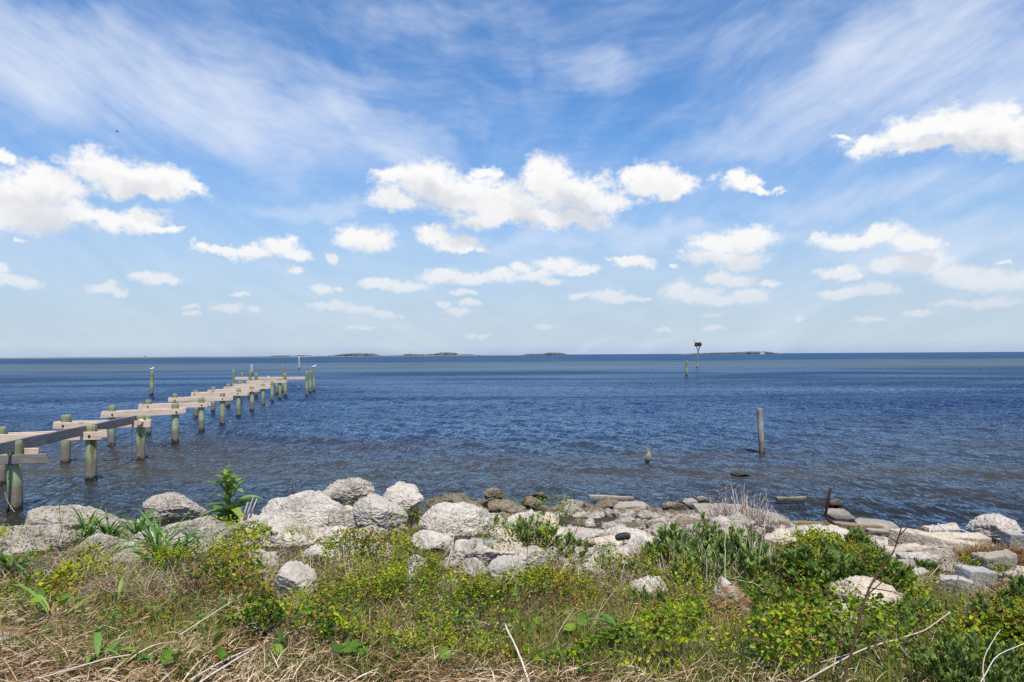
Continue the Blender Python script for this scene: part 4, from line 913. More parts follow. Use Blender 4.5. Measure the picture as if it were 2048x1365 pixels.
# fist-sized rubble between the boulders
def rubble(n, yr, xr, smin, smax, matn, name, label, cat, seed):
    r3 = np.random.default_rng(seed); V0, F0 = ico(2); Vs = []; Fs = []; k = 0
    for i in range(n):
        x_ = r3.uniform(*xr); y_ = r3.uniform(*yr); s_ = r3.uniform(smin, smax) * r3.uniform(.5, 1)
        z_ = float(T(x_, y_))
        V = V0 * (1 + .5 * perlin(V0 * 1.3 + i * 2.3))[:, None] * (s_, s_ * r3.uniform(.6, 1.), s_ * r3.uniform(.4, .8)); a = r3.uniform(0, 6.28)
        V = V @ np.array([[math.cos(a), math.sin(a), 0], [-math.sin(a), math.cos(a), 0], [0, 0, 1]]) + (x_, y_, z_ + s_ * .15)
        Vs.append(V); Fs.append(F0 + k); k += len(V0)
    o = mesh(name, np.concatenate(Vs), np.concatenate(Fs), MR[matn]); tag(o, label, cat, kind='stuff')
rubble(1500, (10.0, 13.0), (-2., 9.5), .03, .15, 'brown', 'shore_rubble', 'loose brown rubble and oyster shell along the water edge', 'rubble', 5)
rubble(900, (7.2, 10.4), (-9., 9.), .02, .15, 'grey', 'bank_rubble', 'loose pale rubble between the boulders of the bank', 'rubble', 6)

# ---------------------------------------------------------------- plants
def leaf_mat(name, stops, trans=.13, rough=.6, spec=.14):
    m, t, out = material(name)
    at = t.node('ShaderNodeAttribute', attribute_name='tint')
    c = t.cr(at.outputs['Fac'], stops)
    p = t.node('ShaderNodeBsdfPrincipled'); t.put(p.inputs['Base Color'], c); p.inputs['Roughness'].default_value = rough; p.inputs['Specular IOR Level'].default_value = spec
    tl = t.node('ShaderNodeBsdfTranslucent'); t.put(tl.inputs[0], t.mix(.5, c, (.30, .34, .02)))
    mx = t.node('ShaderNodeMixShader'); mx.inputs[0].default_value = trans; t.l.new(p.outputs[0], mx.inputs[1]); t.l.new(tl.outputs[0], mx.inputs[2]); t.l.new(mx.outputs[0], out.inputs[0]); return m
M_vine = leaf_mat('vine_leaves', [(0, (.032, .075, .008)), (.35, (.15, .235, .010)), (.62, (.33, .37, .015)), (.78, (.48, .45, .02)), (.86, (.25, .13, .03)), (1, (.16, .06, .025))])
M_shrub = leaf_mat('shrub_leaves', [(0, (.055, .11, .022)), (.5, (.18, .27, .06)), (.85, (.34, .43, .12)), (1, (.46, .47, .10))], .24, .5, .22)
M_blade = leaf_mat('broad_blade_leaves', [(0, (.04, .11, .02)), (.6, (.12, .25, .04)), (1, (.26, .35, .06))], .2, .55, .25)
M_round = leaf_mat('round_leaves', [(0, (.05, .12, .015)), (.5, (.14, .25, .025)), (.85, (.27, .36, .04)), (1, (.44, .43, .07))], .2, .6, .2)
M_straw = leaf_mat('dry_straw', [(0, (.06, .035, .02)), (.3, (.25, .155, .085)), (.6, (.58, .41, .25)), (1, (.84, .69, .49))], .12, .8, .1)
M_grass = leaf_mat('green_grass', [(0, (.035, .08, .012)), (.4, (.12, .165, .02)), (.7, (.29, .26, .05)), (1, (.46, .34, .15))], .25, .5, .3)
M_dead = leaf_mat('dead_stems', [(0, (.24, .17, .13)), (.5, (.46, .36, .29)), (1, (.66, .57, .50))], .0, .85, .1)
M_brown = leaf_mat('brown_stem', [(0, (.06, .035, .022)), (1, (.17, .10, .06))], .0, .8, .15)
M_weed = leaf_mat('brown_seaweed', [(0, (.10, .045, .016)), (.6, (.24, .12, .04)), (1, (.36, .22, .09))], .1, .7, .2)

def blades(base, az, el0, L, width, droop, nseg=4, fold=0., tipw=.05, prof='grass', twist=None):
    """curved ribbons; returns V, F.  droop: total change of elevation along the blade"""
    N = len(base); base = np.asarray(base, float); az, el0, L, width, droop = (np.broadcast_to(np.asarray(q, float), N) for q in (az, el0, L, width, droop))
    tt = np.linspace(0, 1, nseg + 1); pts = np.zeros((N, nseg + 1, 3)); p = base.copy(); pts[:, 0] = p
    for i in range(nseg):
        e_ = el0 - droop * (tt[i] + tt[i + 1]) / 2; st_ = (L / nseg)[:, None]
        p = p + st_ * np.stack([np.cos(e_) * np.sin(az), np.cos(e_) * np.cos(az), np.sin(e_)], -1); pts[:, i + 1] = p
    side = np.stack([np.cos(az), -np.sin(az), np.zeros(N)], -1)
    if twist is not None: side = side * np.cos(twist)[:, None] + np.array([0, 0, 1.]) * np.sin(twist)[:, None]
    if prof == 'grass': w_ = np.maximum(1 - tt ** 2.2, tipw)
    elif prof == 'lance': w_ = np.maximum(np.sin(np.pi * np.clip(tt * .93 + .07, 0, 1)) ** .8, .04)
    else: w_ = np.maximum(1 - .5 * tt, .2)
    half = (width[:, None] / 2) * w_[None]
    if fold:
        Lf = pts - side[:, None] * half[..., None] + np.array([0, 0, 1.]) * (half * fold)[..., None]
        Rt = pts + side[:, None] * half[..., None] + np.array([0, 0, 1.]) * (half * fold)[..., None]
        V = np.stack([Lf, pts, Rt], 2).reshape(-1, 3); K = 3
    else:
        V = np.stack([pts - side[:, None] * half[..., None], pts + side[:, None] * half[..., None]], 2).reshape(-1, 3); K = 2
    one = []
    for i in range(nseg):
        for j in range(K - 1): one.append([i * K + j, i * K + j + 1, (i + 1) * K + j + 1, (i + 1) * K + j])
    one = np.array(one); F_ = (one[None] + (np.arange(N) * (nseg + 1) * K)[:, None, None]).reshape(-1, 4)
    return V, F_, (nseg + 1) * K
def leaves6(base, dirv, nrm, L, Wd, fold=.25):
    """small folded oval leaves: two quads each"""
    N = len(base); dirv = dirv / np.linalg.norm(dirv, axis=1)[:, None]; s_ = np.cross(dirv, nrm); s_ /= np.linalg.norm(s_, axis=1)[:, None] + 1e-9; n_ = np.cross(s_, dirv)
    L = np.broadcast_to(L, N)[:, None]; Wd = np.broadcast_to(Wd, N)[:, None]
    l1 = base + dirv * L * .30 - s_ * Wd * .5 + n_ * Wd * fold; l2 = base + dirv * L * .68 - s_ * Wd * .40 + n_ * Wd * fold * .8
    r1 = base + dirv * L * .30 + s_ * Wd * .5 + n_ * Wd * fold; r2_ = base + dirv * L * .68 + s_ * Wd * .40 + n_ * Wd * fold * .8
    V = np.stack([base, l1, l2, base + dirv * L, r2_, r1], 1).reshape(-1, 3); k = (np.arange(N) * 6)[:, None]
    return V, np.concatenate([k + np.array([[0, 3, 2, 1]]), k + np.array([[0, 5, 4, 3]])], 0)
def rdir(n, r_, zlo, zhi):
    a = r_.uniform(0, 2 * np.pi, n); z = r_.uniform(zlo, zhi, n); h_ = np.sqrt(np.maximum(0, 1 - z * z)); return np.stack([h_ * np.cos(a), h_ * np.sin(a), z], -1)
RK = np.array(ROCKS)
def clear_of_rocks(P, r_, keep=.06, grow=1.):
    px, py, w_ = proj(P); ok = np.ones(len(P), bool)
    jit = 1 + .22 * perlin(P * 9) + r_.normal(0, .05, len(P))
    for cx, cy, rx, ry, D in RK:
        if abs(D) > 11.5: continue
        dy = (py - cy) / ry; dy = np.where(dy > 0, dy * 1.08, dy)
        ins = (((px - cx) / rx) ** 2 + dy ** 2 < (grow * jit) ** 2) & (P[:, 1] < D + .6)
        ok &= ~ins | (r_.random(len(P)) < keep)
    return ok
def zone(px, py, zs):
    v = np.zeros(len(px))
    for cx, cy, rx, ry, k in zs:
        d = np.sqrt(((px - cx) / rx) ** 2 + ((py - cy) / ry) ** 2); v = np.maximum(v, k * (1 - sst(d, .75, 1.2)))
    return v
def scatter(n, zs, r_, y0=2.3, y1=10.3, pw=1.0, clump=0., cs=1.5):
    out_ = []; tot = 0
    for _ in range(60):
        m_ = 60000; u = r_.random(m_); y = y0 * (y1 / y0) ** u if pw == 1 else (y0 ** (1 - pw) + u * (y1 ** (1 - pw) - y0 ** (1 - pw))) ** (1 / (1 - pw))
        x = r_.uniform(-1, 1, m_) * (.86 * y + .8); z = T(x, y); P = np.stack([x, y, z], -1); px, py, _w = proj(P)
        k = zone(px, py, zs)
        if clump: k = k * np.clip(1 + clump * 2.2 * perlin(P2(x * cs, y * cs, 9.1)), 0, 2)
        P = P[r_.random(m_) < k]; out_.append(P); tot += len(P)
        if tot >= n: break
    return np.concatenate(out_)[:n]
VINE = [(560, 1135, 130, 50, .7), (720, 1075, 190, 45, 1.), (860, 1110, 140, 70, 1.), (700, 1170, 260, 70, 1.), (420, 1170, 150, 60, .9), (540, 1200, 170, 50, .9), (330, 1205, 120, 35, .6), (990, 1190, 150, 60, .9),
        (1080, 1100, 110, 60, .9), (1190, 1190, 180, 75, .8), (1330, 1250, 200, 50, .5), (1720, 1170, 150, 50, .8), (1650, 1235, 240, 50, .35), (1900, 1200, 120, 60, .9), (1990, 1300, 140, 120, .4), (450, 1250, 260, 40, .35), (900, 1290, 400, 60, .30),
        (2200, 1230, 250, 120, .8), (150, 1110, 120, 40, .35), (1500, 1330, 500, 60, .16), (150, 1170, 200, 60, .35), (20, 1180, 80, 40, .5)]
STRAW = [(1024, 1330, 1500, 110, .9), (260, 1190, 330, 90, 1.), (60, 1150, 200, 70, .9), (560, 1120, 90, 60, .8), (1024, 1190, 1500, 100, .85), (400, 1300, 600, 90, 1.), (1330, 1090, 160, 50, .5), (1800, 1260, 300, 100, .4)]
GRASS = [(1600, 1310, 620, 110, 1.3), (1750, 1250, 300, 60, 1.), (1350, 1250, 250, 80, .8), (850, 1230, 250, 50, .6), (300, 1240, 400, 80, .35), (1800, 1240, 300, 60, .7), (650, 1330, 500, 50, .3), (1024, 1150, 1000, 60, .15)]
def vine_h(x, y):
    return .03 + .33 * sst(perlin(P2(x * 1.1, y * 1.3, 2.)), -.35, .55) + .05 * perlin(P2(x * 4, y * 4, 7.))
# vine
r_ = np.random.default_rng(21)
P = scatter(122000, VINE, r_, pw=1.3, clump=1.05, cs=3.4)
hv = np.maximum(.02, vine_h(P[:, 0], P[:, 1])); f_ = 1 - r_.random(len(P)) ** 2 * .75
P[:, 2] += hv * f_ + r_.normal(0, .012, len(P)); P = P[clear_of_rocks(P, r_) | (perlin(P * 1.5 + 5) > .22)]
n = len(P); dv = rdir(n, r_, -.3, .8); nm = rdir(n, r_, .15, 1.)
L = r_.uniform(.012, .024, n) * (1 + .55 * sst(perlin(P * 1.1 + 8), -.05, .35))
V, Fc = leaves6(P, dv, nm, L, L * r_.uniform(.55, .8, n), .22)
redz = sst(perlin(P * 1.6 + 3), .02, .45)
tint = np.clip(.31 + .42 * perlin(P * 1.5) + .25 * perlin(P * 6) + r_.normal(0, .17, n) , 0, .8); isr = r_.random(n) < .02 + .38 * redz; tint = np.where(isr, r_.uniform(.82, 1., n), tint)
o = mesh('vine_cover', V, Fc, M_vine, attrs={'tint': np.repeat(tint, 6)}); tag(o, 'low yellow-green vine with reddish tips spreading over the bank', 'vines', kind='stuff')
# upright leafy shoots standing out of the cover
P = scatter(5200, VINE, r_, pw=1.3, clump=.6); P = P[clear_of_rocks(P, r_, .12)]; n = len(P)
P[:, 2] += np.maximum(.02, vine_h(P[:, 0], P[:, 1])) * .8; az_ = r_.uniform(0, 6.28, n); Ls = r_.uniform(.05, .15, n); rd_ = (r_.random(n) < .25 + .4 * sst(perlin(P * 1.6 + 3), .0, .4))
dd = np.stack([np.sin(az_) * .5, np.cos(az_) * .5, np.ones(n)], -1); dd /= np.linalg.norm(dd, axis=1)[:, None]; K_ = 13
uu = np.tile(np.linspace(.1, 1, K_), (n, 1)); B_ = (P[:, None] + dd[:, None] * (Ls[:, None] * uu)[..., None]).reshape(-1, 3)
Ll = np.repeat(r_.uniform(.010, .018, n), K_) * (1.25 - .6 * uu.ravel())
V2, F2 = leaves6(B_, rdir(n * K_, r_, -.1, .7), rdir(n * K_, r_, .1, 1.), Ll, Ll * .55, .2)
t2 = np.clip(np.repeat(np.where(rd_, .88, .62), K_) + r_.normal(0, .07, n * K_), .3, 1)
o = mesh('vine_shoots', V2, F2, M_vine, attrs={'tint': np.repeat(t2, 6)}); tag(o, 'small upright yellow and reddish shoots rising from the vine cover', 'vines', kind='stuff')
# vine stems: thin brown arching
P = scatter(7000, VINE, r_, clump=.5); P[:, 2] += .03 + r_.random(len(P)) * .1; P = P[clear_of_rocks(P, r_, .3)]
V, Fc, k = blades(P, r_.uniform(0, 6.28, len(P)), r_.uniform(.1, .9, len(P)), r_.uniform(.12, .40, len(P)), .0035, r_.uniform(.2, 1.3, len(P)), 5, prof='stem')
o = mesh('vine_stems', V, Fc, M_brown, attrs={'tint': np.repeat(r_.random(len(P)), k)}); tag(o, 'thin reddish runners arching out of the vine cover', 'vine stems', kind='stuff')
# straw mat
P = scatter(90000, STRAW, r_, pw=1.6, clump=.8, cs=2.6); P[:, 2] += r_.random(len(P)) ** 1.6 * .09; P = P[clear_of_rocks(P, r_, .05, .95)]
n = len(P); diag = perlin(P * .7); az_ = np.where(r_.random(n) < .55, .95 + diag * .9 + r_.normal(0, .35, n), r_.uniform(0, 6.28, n)); az_ = az_ + np.pi * (r_.random(n) < .5)
V, Fc, k = blades(P, az_, r_.uniform(-.1, .9, n), r_.uniform(.03, .15, n) * np.where(r_.random(n) < .05, 1.6, 1.), r_.uniform(.002, .0055, n), r_.uniform(-.2, 1.9, n), 4, twist=r_.uniform(-1.2, 1.2, n))
o = mesh('dry_straw', V, Fc, M_straw, attrs={'tint': np.repeat(np.clip(.5 + .35 * perlin(P * 3) + r_.normal(0, .24, n), 0, 1), k)}); tag(o, 'mat of pale dead grass and straw on the near ground', 'dry grass', kind='stuff')
P = scatter(9000, STRAW + VINE[:8], r_, pw=1.4, clump=.4); P[:, 2] += .02 + r_.random(len(P)) * .07; P = P[clear_of_rocks(P, r_, .1)]; n = len(P)
L = r_.uniform(.015, .045, n); V, Fc = leaves6(P, rdir(n, r_, -.3, .4), rdir(n, r_, .3, 1.), L, L * .6, .3)
o = mesh('leaf_litter', V, Fc, M_weed, attrs={'tint': np.repeat(r_.uniform(.3, 1, n), 6)}); tag(o, 'curled brown dead leaves scattered over straw and vines', 'dead leaves', kind='stuff')
# longer straw stalks leaning up-right at left
P = scatter(2200, [(220, 1170, 260, 70, 1.), (560, 1110, 60, 50, .6), (40, 1130, 120, 60, .6), (600, 1300, 700, 60, .25), (1300, 1100, 120, 50, .6)], r_); P = P[clear_of_rocks(P, r_, .35)]; n = len(P)
V, Fc, k = blades(P, r_.normal(.95, .35, n), r_.uniform(.15, .75, n), r_.uniform(.15, .5, n), r_.uniform(.002, .004, n), r_.uniform(.0, .9, n), 5)
o = mesh('straw_stalks', V, Fc, M_straw, attrs={'tint': np.repeat(r_.uniform(.2, .8, n), k)}); tag(o, 'long dead grass stalks all leaning to the right on the left bank', 'dry grass', kind='stuff')
# green grass
P = scatter(64000, GRASS, r_, pw=1.4, clump=.6, cs=1.8); P = P[clear_of_rocks(P, r_, .10)]; n = len(P)
V, Fc, k = blades(P + np.array([0, 0, .01]), r_.uniform(0, 6.28, n), r_.uniform(.5, 1.45, n), r_.uniform(.07, .20, n), r_.uniform(.0025, .006, n), r_.uniform(.2, 1.4, n), 4)
o = mesh('green_grass', V, Fc, M_grass, attrs={'tint': np.repeat(np.clip(.5 + .3 * perlin(P * 1.7) + r_.normal(0, .17, n), 0, 1), k)}); tag(o, 'short green and yellowish grass growing through the straw', 'grass', kind='stuff')

P = scatter(5000, [(300, 1160, 330, 60, 1.), (620, 1130, 200, 60, .5), (1250, 1150, 200, 60, .5)], r_, pw=1.3, clump=1.); P[:, 2] += r_.random(len(P)) * .12; P = P[clear_of_rocks(P, r_, .12)]; n = len(P)
V, Fc, k = blades(P, r_.uniform(0, 6.28, n), r_.uniform(-.1, 1., n), r_.uniform(.08, .26, n), .0035, r_.uniform(-.8, 1.6, n), 5, prof='stem')
o = mesh('dead_vine_tangle', V, Fc, M_dead, attrs={'tint': np.repeat(r_.uniform(0, .7, n), k)}); tag(o, 'tangle of thin greyish brown dead vines below the left boulders', 'dead vines', kind='stuff')
# taller mixed weeds: upright stems with narrow leaves, green and dying
def weeds(n, zs, hmin, hmax, mat, name, label, seed, Lf=(.03, .06), tc=.45, K_=16, cat='weeds'):
    r_ = np.random.default_rng(seed); P = scatter(n, zs, r_, pw=1.2, clump=1.2, cs=1.7); Hs = r_.uniform(hmin, hmax, len(P)); up_ = np.zeros_like(P); up_[:, 2] = Hs
    k_ = clear_of_rocks(P, r_, .05) & clear_of_rocks(P + up_ * .6, r_, .05) & clear_of_rocks(P + up_, r_, .1); P = P[k_]; Hs = Hs[k_]; n = len(P)
    az_ = r_.uniform(0, 6.28, n); ln = r_.uniform(.05, .45, n)
    dd = np.stack([np.sin(az_) * ln, np.cos(az_) * ln, np.ones(n)], -1); dd /= np.linalg.norm(dd, axis=1)[:, None]
    V1, F1, k1 = blades(P, az_, np.arctan(1 / ln), Hs, .004, 0., 3, prof='stem')
    uu = r_.uniform(.25, 1.03, (n, K_)); B_ = (P[:, None] + dd[:, None] * (Hs[:, None] * uu)[..., None]).reshape(-1, 3)
    Ll = r_.uniform(*Lf, n * K_) * (1.2 - .6 * uu.ravel()); d2 = rdir(n * K_, r_, -.1, .9)
    V2, F2 = leaves6(B_, d2, rdir(n * K_, r_, .1, 1.), Ll, Ll * .33, .2)
    tt = np.clip(tc + .3 * perlin(P * 1.3) + r_.normal(0, .1, n), 0, 1)
    o = mesh(name, np.vstack([V1, V2]), [F1, F2 + len(V1)], mat, attrs={'tint': np.concatenate([np.repeat(tt, k1), np.clip(np.repeat(tt, K_ * 6) + np.repeat(r_.normal(0, .1, n * K_), 6), 0, 1)])}); tag(o, label, cat, kind='stuff')
MIDZ = [(700, 1150, 420, 70, .9), (1150, 1170, 260, 90, 1.), (1600, 1210, 400, 90, 1.), (300, 1170, 300, 60, .7), (1024, 1260, 1100, 60, .4), (2000, 1260, 200, 120, 1.)]
weeds(560, MIDZ, .08, .24, M_shrub, 'green_weeds', 'loose upright narrow-leaved weeds mixed into the vines', 31)
weeds(900, MIDZ, .08, .24, M_weed, 'withered_weeds', 'withered brown weeds standing among the vines', 32, Lf=(.015, .035), tc=.5, K_=12)
weeds(700, [(500, 1290, 700, 70, 1.), (1100, 1280, 500, 80, .8), (100, 1230, 200, 60, .8)], .03, .09, M_round, 'broad_seedlings', 'small broad-leaved seedlings scattered in the near straw', 33, Lf=(.03, .055), tc=.3, K_=4)
# ---- shrubs (things): stems + whorled oblong leaves
def shrub(cx, cy_base, w_px, h_px, label, n_sh=46, dens=26, leafL=.05, yd=None, dead=0, tintc=.5, name='leafy_shrub', cat='shrub', grp='leafy green shrubs among the rocks', seed=0):
    r3 = np.random.default_rng(int(cx * 7 + cy_base) + seed)
    P0 = hit(cx, cy_base) if yd is None else np.array(at_y(cx, cy_base, yd)); k = P0[1] / F; Rw = w_px * k / 2; Hh = h_px * k
    if yd is not None: P0[2] = float(T(P0[0], P0[1])); Hh = at_y(cx, cy_base - h_px, yd).z - P0[2]
    e = empty(name, P0.tolist()); tag(e, label, cat, grp)
    Vs = []; Fs = []; q = 0; LB = []; LD = []; LN = []; LL = []
    for i in range(n_sh):
        a = r3.uniform(0, 6.28); rr = math.sqrt(r3.random()); bx_, by_ = .55 * Rw * rr * math.cos(a), .45 * Rw * rr * math.sin(a)
        tx, ty = Rw * rr * math.cos(a) * 1.0, Rw * .8 * rr * math.sin(a); hz = Hh * 1.15 * (1 - .45 * rr ** 2) * r3.uniform(.72, 1.04)
        u = np.linspace(0, 1, 7); pts = np.stack([bx_ + (tx - bx_) * u ** 1.2, by_ + (ty - by_) * u ** 1.2, hz * u - .03], -1) + np.cumsum(r3.normal(0, .008, (7, 3)), 0)
        V, Fc = tube_geo(pts, np.linspace(.006, .002, 7), 4, cap=False); Vs.append(V); Fs.append(Fc[0] + q); q += len(V)
        m_ = int(dens * r3.uniform(.7, 1.3)); uu = .28 + .74 * r3.random(m_) ** .62
        P = np.stack([np.interp(uu, u, pts[:, j]) for j in range(3)], -1); d0 = pts[-1] - pts[3]; d0 = d0 / np.linalg.norm(d0)
        sp_ = rdir(m_, r3, -.15, .6); up_ = .45 + .8 * uu[:, None]; d_ = sp_ + d0 * up_
        LB.append(P); LD.append(d_); LN.append(rdir(m_, r3, .2, 1.) + np.array([.2, -.55, .3])); LL.append(leafL * r3.uniform(.6, 1.25, m_) * (1.1 - .35 * (uu > .95)))
    mesh('stems', np.vstack(Vs), np.vstack(Fs), M_brown, e, attrs={'tint': np.full(q, .6)})
    P = np.vstack(LB); D_ = np.vstack(LD); N_ = np.vstack(LN); L = np.concatenate(LL)
    V, Fc = leaves6(P, D_, N_, L, L * .42, .18)
    ti = np.clip(tintc + .18 * perlin(P * 4 + cx) + r3.normal(0, .17, len(P)), 0, 1)
    mesh('foliage', V, Fc, M_shrub, e, attrs={'tint': np.repeat(ti, 6)})
    if dead:
        n = dead; a = r3.uniform(0, 6.28, n); rr = np.sqrt(r3.random(n)) * Rw * .95; B_ = np.stack([rr * np.cos(a), rr * np.sin(a) * .8, r3.uniform(0, .25, n) * Hh], -1)
        V, Fc, kk = blades(B_, r3.uniform(0, 6.28, n), r3.uniform(1.0, 1.5, n), r3.uniform(.5, 1.1, n) * Hh, .0045, r3.uniform(-.2, .5, n), 5, prof='stem')
        mesh('dead_stalks', V, Fc, M_dead, e, attrs={'tint': np.repeat(r3.random(n), kk)})
    return e
shrub(1345, 1140, 120, 84, 'left shrub of the right-hand thicket, dead stalks on its left side', 44, 28, .05, dead=50)
shrub(1415, 1120, 80, 78, 'narrow shrub in front of the dead bush, left half', 30, 26, .048, dead=30)
shrub(1478, 1150, 130, 92, 'shrub right in front of the dead brown bush', 50, 28, .05, dead=70)
shrub(1395, 1185, 130, 80, 'greyish green low shrub behind the rust-stained boulder', 46, 26, .046, dead=70, tintc=.6)
shrub(1535, 1180, 130, 90, 'shrub with many dead stalks right of the rust-stained boulder', 50, 26, .048, dead=80, tintc=.6)
shrub(1640, 1190, 160, 96, 'largest dark green shrub, in front of the long pale boulder', 60, 32, .055, tintc=.38)
shrub(1625, 1110, 50, 50, 'small upright leafy shoot against the long pale boulder', 14, 26, .05, tintc=.4)
shrub(1708, 1120, 70, 60, 'leafy shoot beside the right end of the long pale boulder', 20, 28, .052, tintc=.4)
shrub(1755, 1185, 130, 84, 'broad shrub crossed by the tall dark twig', 46, 28, .05, tintc=.42)
shrub(1590, 1250, 110, 70, 'shaded low shrub right of the rust-stained boulder', 36, 26, .046, tintc=.35)
shrub(1848, 1165, 60, 40, 'small leafy tuft under the pale flat stones on the right', 18, 24, .045, tintc=.45)
shrub(1065, 1095, 110, 60, 'round-leaved green bush in the middle, in front of the pinkish white rock', 44, 26, .042, tintc=.7)
shrub(1140, 1120, 70, 50, 'small dark bush beside the broken white rock', 24, 24, .042, tintc=.4)
shrub(1200, 1150, 70, 40, 'small green tuft among white rocks right of the centre', 20, 24, .042, tintc=.6)
shrub(990, 1055, 36, 30, 'little green sprig growing on the small grey rock', 9, 20, .045, tintc=.6)
shrub(1300, 1240, 110, 60, 'leafy tuft below the crumbly white rock', 30, 22, .042, tintc=.5)
shrub(1850, 1275, 180, 70, 'big leafy mass in front of the square grey block', 80, 44, .034, tintc=.5)
shrub(2010, 1310, 190, 100, 'dark leafy bush in the right corner', 80, 44, .036, tintc=.3)
shrub(2085, 1260, 150, 105, 'dark bush cut by the right edge', 70, 40, .038, tintc=.25)
shrub(1960, 1400, 260, 130, 'nearest leafy bush at the bottom right corner', 90, 44, .028, tintc=.45)

# ---- plants of long lance-shaped blades (things)
def blade_plant(cx, cy, h_px, n, label, width=.022, spread=1., el=(.5, 1.35), tintc=.5, name='broad_leaved_plant', cat='plant', L=None, az0=None):
    r3 = np.random.default_rng(int(cx * 3 + cy)); P0 = hit(cx, cy); k = P0[1] / F; Hh = h_px * k * 1.35 if L is None else L; n = int(n * 1.3)
    e = empty(name, P0.tolist()); tag(e, label, cat, 'broad-bladed green plants on the bank')
    u = r3.random(n); a = (r3.uniform(0, 6.28, n) if az0 is None else r3.normal(az0, .6, n))
    B_ = np.stack([.02 * np.cos(a) * spread, .02 * np.sin(a) * spread, u * Hh * .45], -1)
    V, Fc, kk = blades(B_, a, r3.uniform(*el, n), Hh * r3.uniform(.55, 1., n) * spread, width * r3.uniform(.7, 1.2, n), r3.uniform(.5, 1.7, n), 7, .35, prof='lance')
    ti = np.clip(r3.normal(tintc, .2, n), 0, 1); mesh('leaves', V, Fc, M_blade, e, attrs={'tint': np.repeat(ti, kk)}, smooth=True)
    V, Fc = tube_geo([(0, 0, -.03), (.004, 0, Hh * .25), (0, .005, Hh * .55)], [.006, .005, .003], 6); mesh('stem', V, Fc, M_brown, e, attrs={'tint': np.full(len(V), .5)})
blade_plant(315, 1150, 100, 46, 'biggest clump of long arching leaves, in front of the broad pale boulder', .022, 1.1, tintc=.4)
blade_plant(345, 1160, 80, 34, 'arching long-leaved clump touching the right of the biggest one', .022, 1.1, tintc=.4)
blade_plant(175, 1095, 56, 34, 'spiky green clump below the long low boulder, left of three', .024, 1.1)
blade_plant(215, 1098, 50, 34, 'spiky green clump below the long low boulder, middle of three', .024, 1.2)
blade_plant(272, 1090, 50, 32, 'spiky green clump below the flat grey boulder, right of three', .024, 1.2)
blade_plant(130, 1090, 40, 12, 'small pale spiky tuft above the left dry grass', .016, 1.)
blade_plant(18, 1165, 60, 26, 'dark oval-leaved clump at the left edge', .032, 1., tintc=.3)
blade_plant(60, 1180, 40, 16, 'dark tuft right of the clump at the left edge', .026, 1., tintc=.3)
blade_plant(98, 1262, 76, 7, 'sprawling plant with three long curved leaves above the tan stone', .02, 1.3, el=(.4, 1.2), tintc=.75)
blade_plant(232, 1225, 44, 4, 'single pale upright leaf in the left straw', .03, 1., el=(1.1, 1.4), tintc=.8)
blade_plant(190, 1345, 56, 7, 'spreading leafy plant at the bottom left', .03, 1.2, el=(.5, 1.3), tintc=.5)
blade_plant(262, 1352, 50, 5, 'upright pale leaves by the bottom edge on the left', .028, 1., el=(1., 1.4), tintc=.9)
blade_plant(320, 1345, 46, 6, 'dark leaves at the bottom edge next to the pale upright ones', .03, 1.1, tintc=.35)
blade_plant(415, 1295, 40, 6, 'leaf cluster lying in the straw left of the bare twigs', .034, 1.4, el=(.1, .7), tintc=.6)
blade_plant(860, 1180, 30, 6, 'small leafy sprout under the narrow upright white rock', .022)
blade_plant(790, 1215, 50, 12, 'grassy green sprout in the central vines', .012, 1.2, tintc=.5)
blade_plant(1240, 1310, 72, 16, 'tall blade-leaved plant in the straw right of the centre', .026, 1., el=(.7, 1.45), tintc=.5)
blade_plant(1300, 1345, 40, 8, 'pale toothed leaves low at the bottom right of centre', .02, 1.1, tintc=.9)
blade_plant(1510, 1215, 60, 16, 'dark leafy sprout touching the rust-stained boulder', .022, .9, tintc=.3)
blade_plant(1700, 1330, 50, 12, 'green blades beside the foot of the tall dark twig', .014, 1.1, tintc=.8)
blade_plant(550, 1345, 40, 6, 'flat green leaves at the bottom edge left of centre', .03, 1.3, el=(.2, .9))

# ---- tall leafy plant by the driftwood
P0 = np.array(at_y(458, 1068, 8.3)); e = empty('tall_leafy_plant', P0.tolist()); tag(e, 'tall upright leafy green plant rising against the water, left of centre', 'plant')
k = 8.3 / F; Ht = 122 * k; r3 = np.random.default_rng(77)
u = np.linspace(-.15, 1, 14); stp = np.stack([.02 * np.sin(u * 5) - .02 * u * 0, .01 * np.cos(u * 7), u * Ht], -1)
V, Fc = tube_geo(stp, np.linspace(.010, .004, 14), 8); mesh('stem', V, Fc, M_brown, e, attrs={'tint': np.full(len(V), .2)})
n = 42; uu = np.sort(r3.uniform(-.02, 1., n)); B_ = np.stack([np.interp(uu, u, stp[:, j]) for j in range(3)], -1); a = np.arange(n) * 2.4 + r3.normal(0, .3, n)
Lw = np.interp(uu, [0, .35, .8, 1], [.44, .40, .24, .09]) * r3.uniform(.7, 1.15, n)
V, Fc, kk = blades(B_, a, r3.uniform(.3, .8, n) + .5 * uu, Lw, Lw * .36, r3.uniform(.7, 1.6, n), 7, .3, prof='lance')
mesh('leaves', V, Fc, M_blade, e, attrs={'tint': np.repeat(np.clip(r3.normal(.78, .2, n), 0, 1), kk)}, smooth=True)
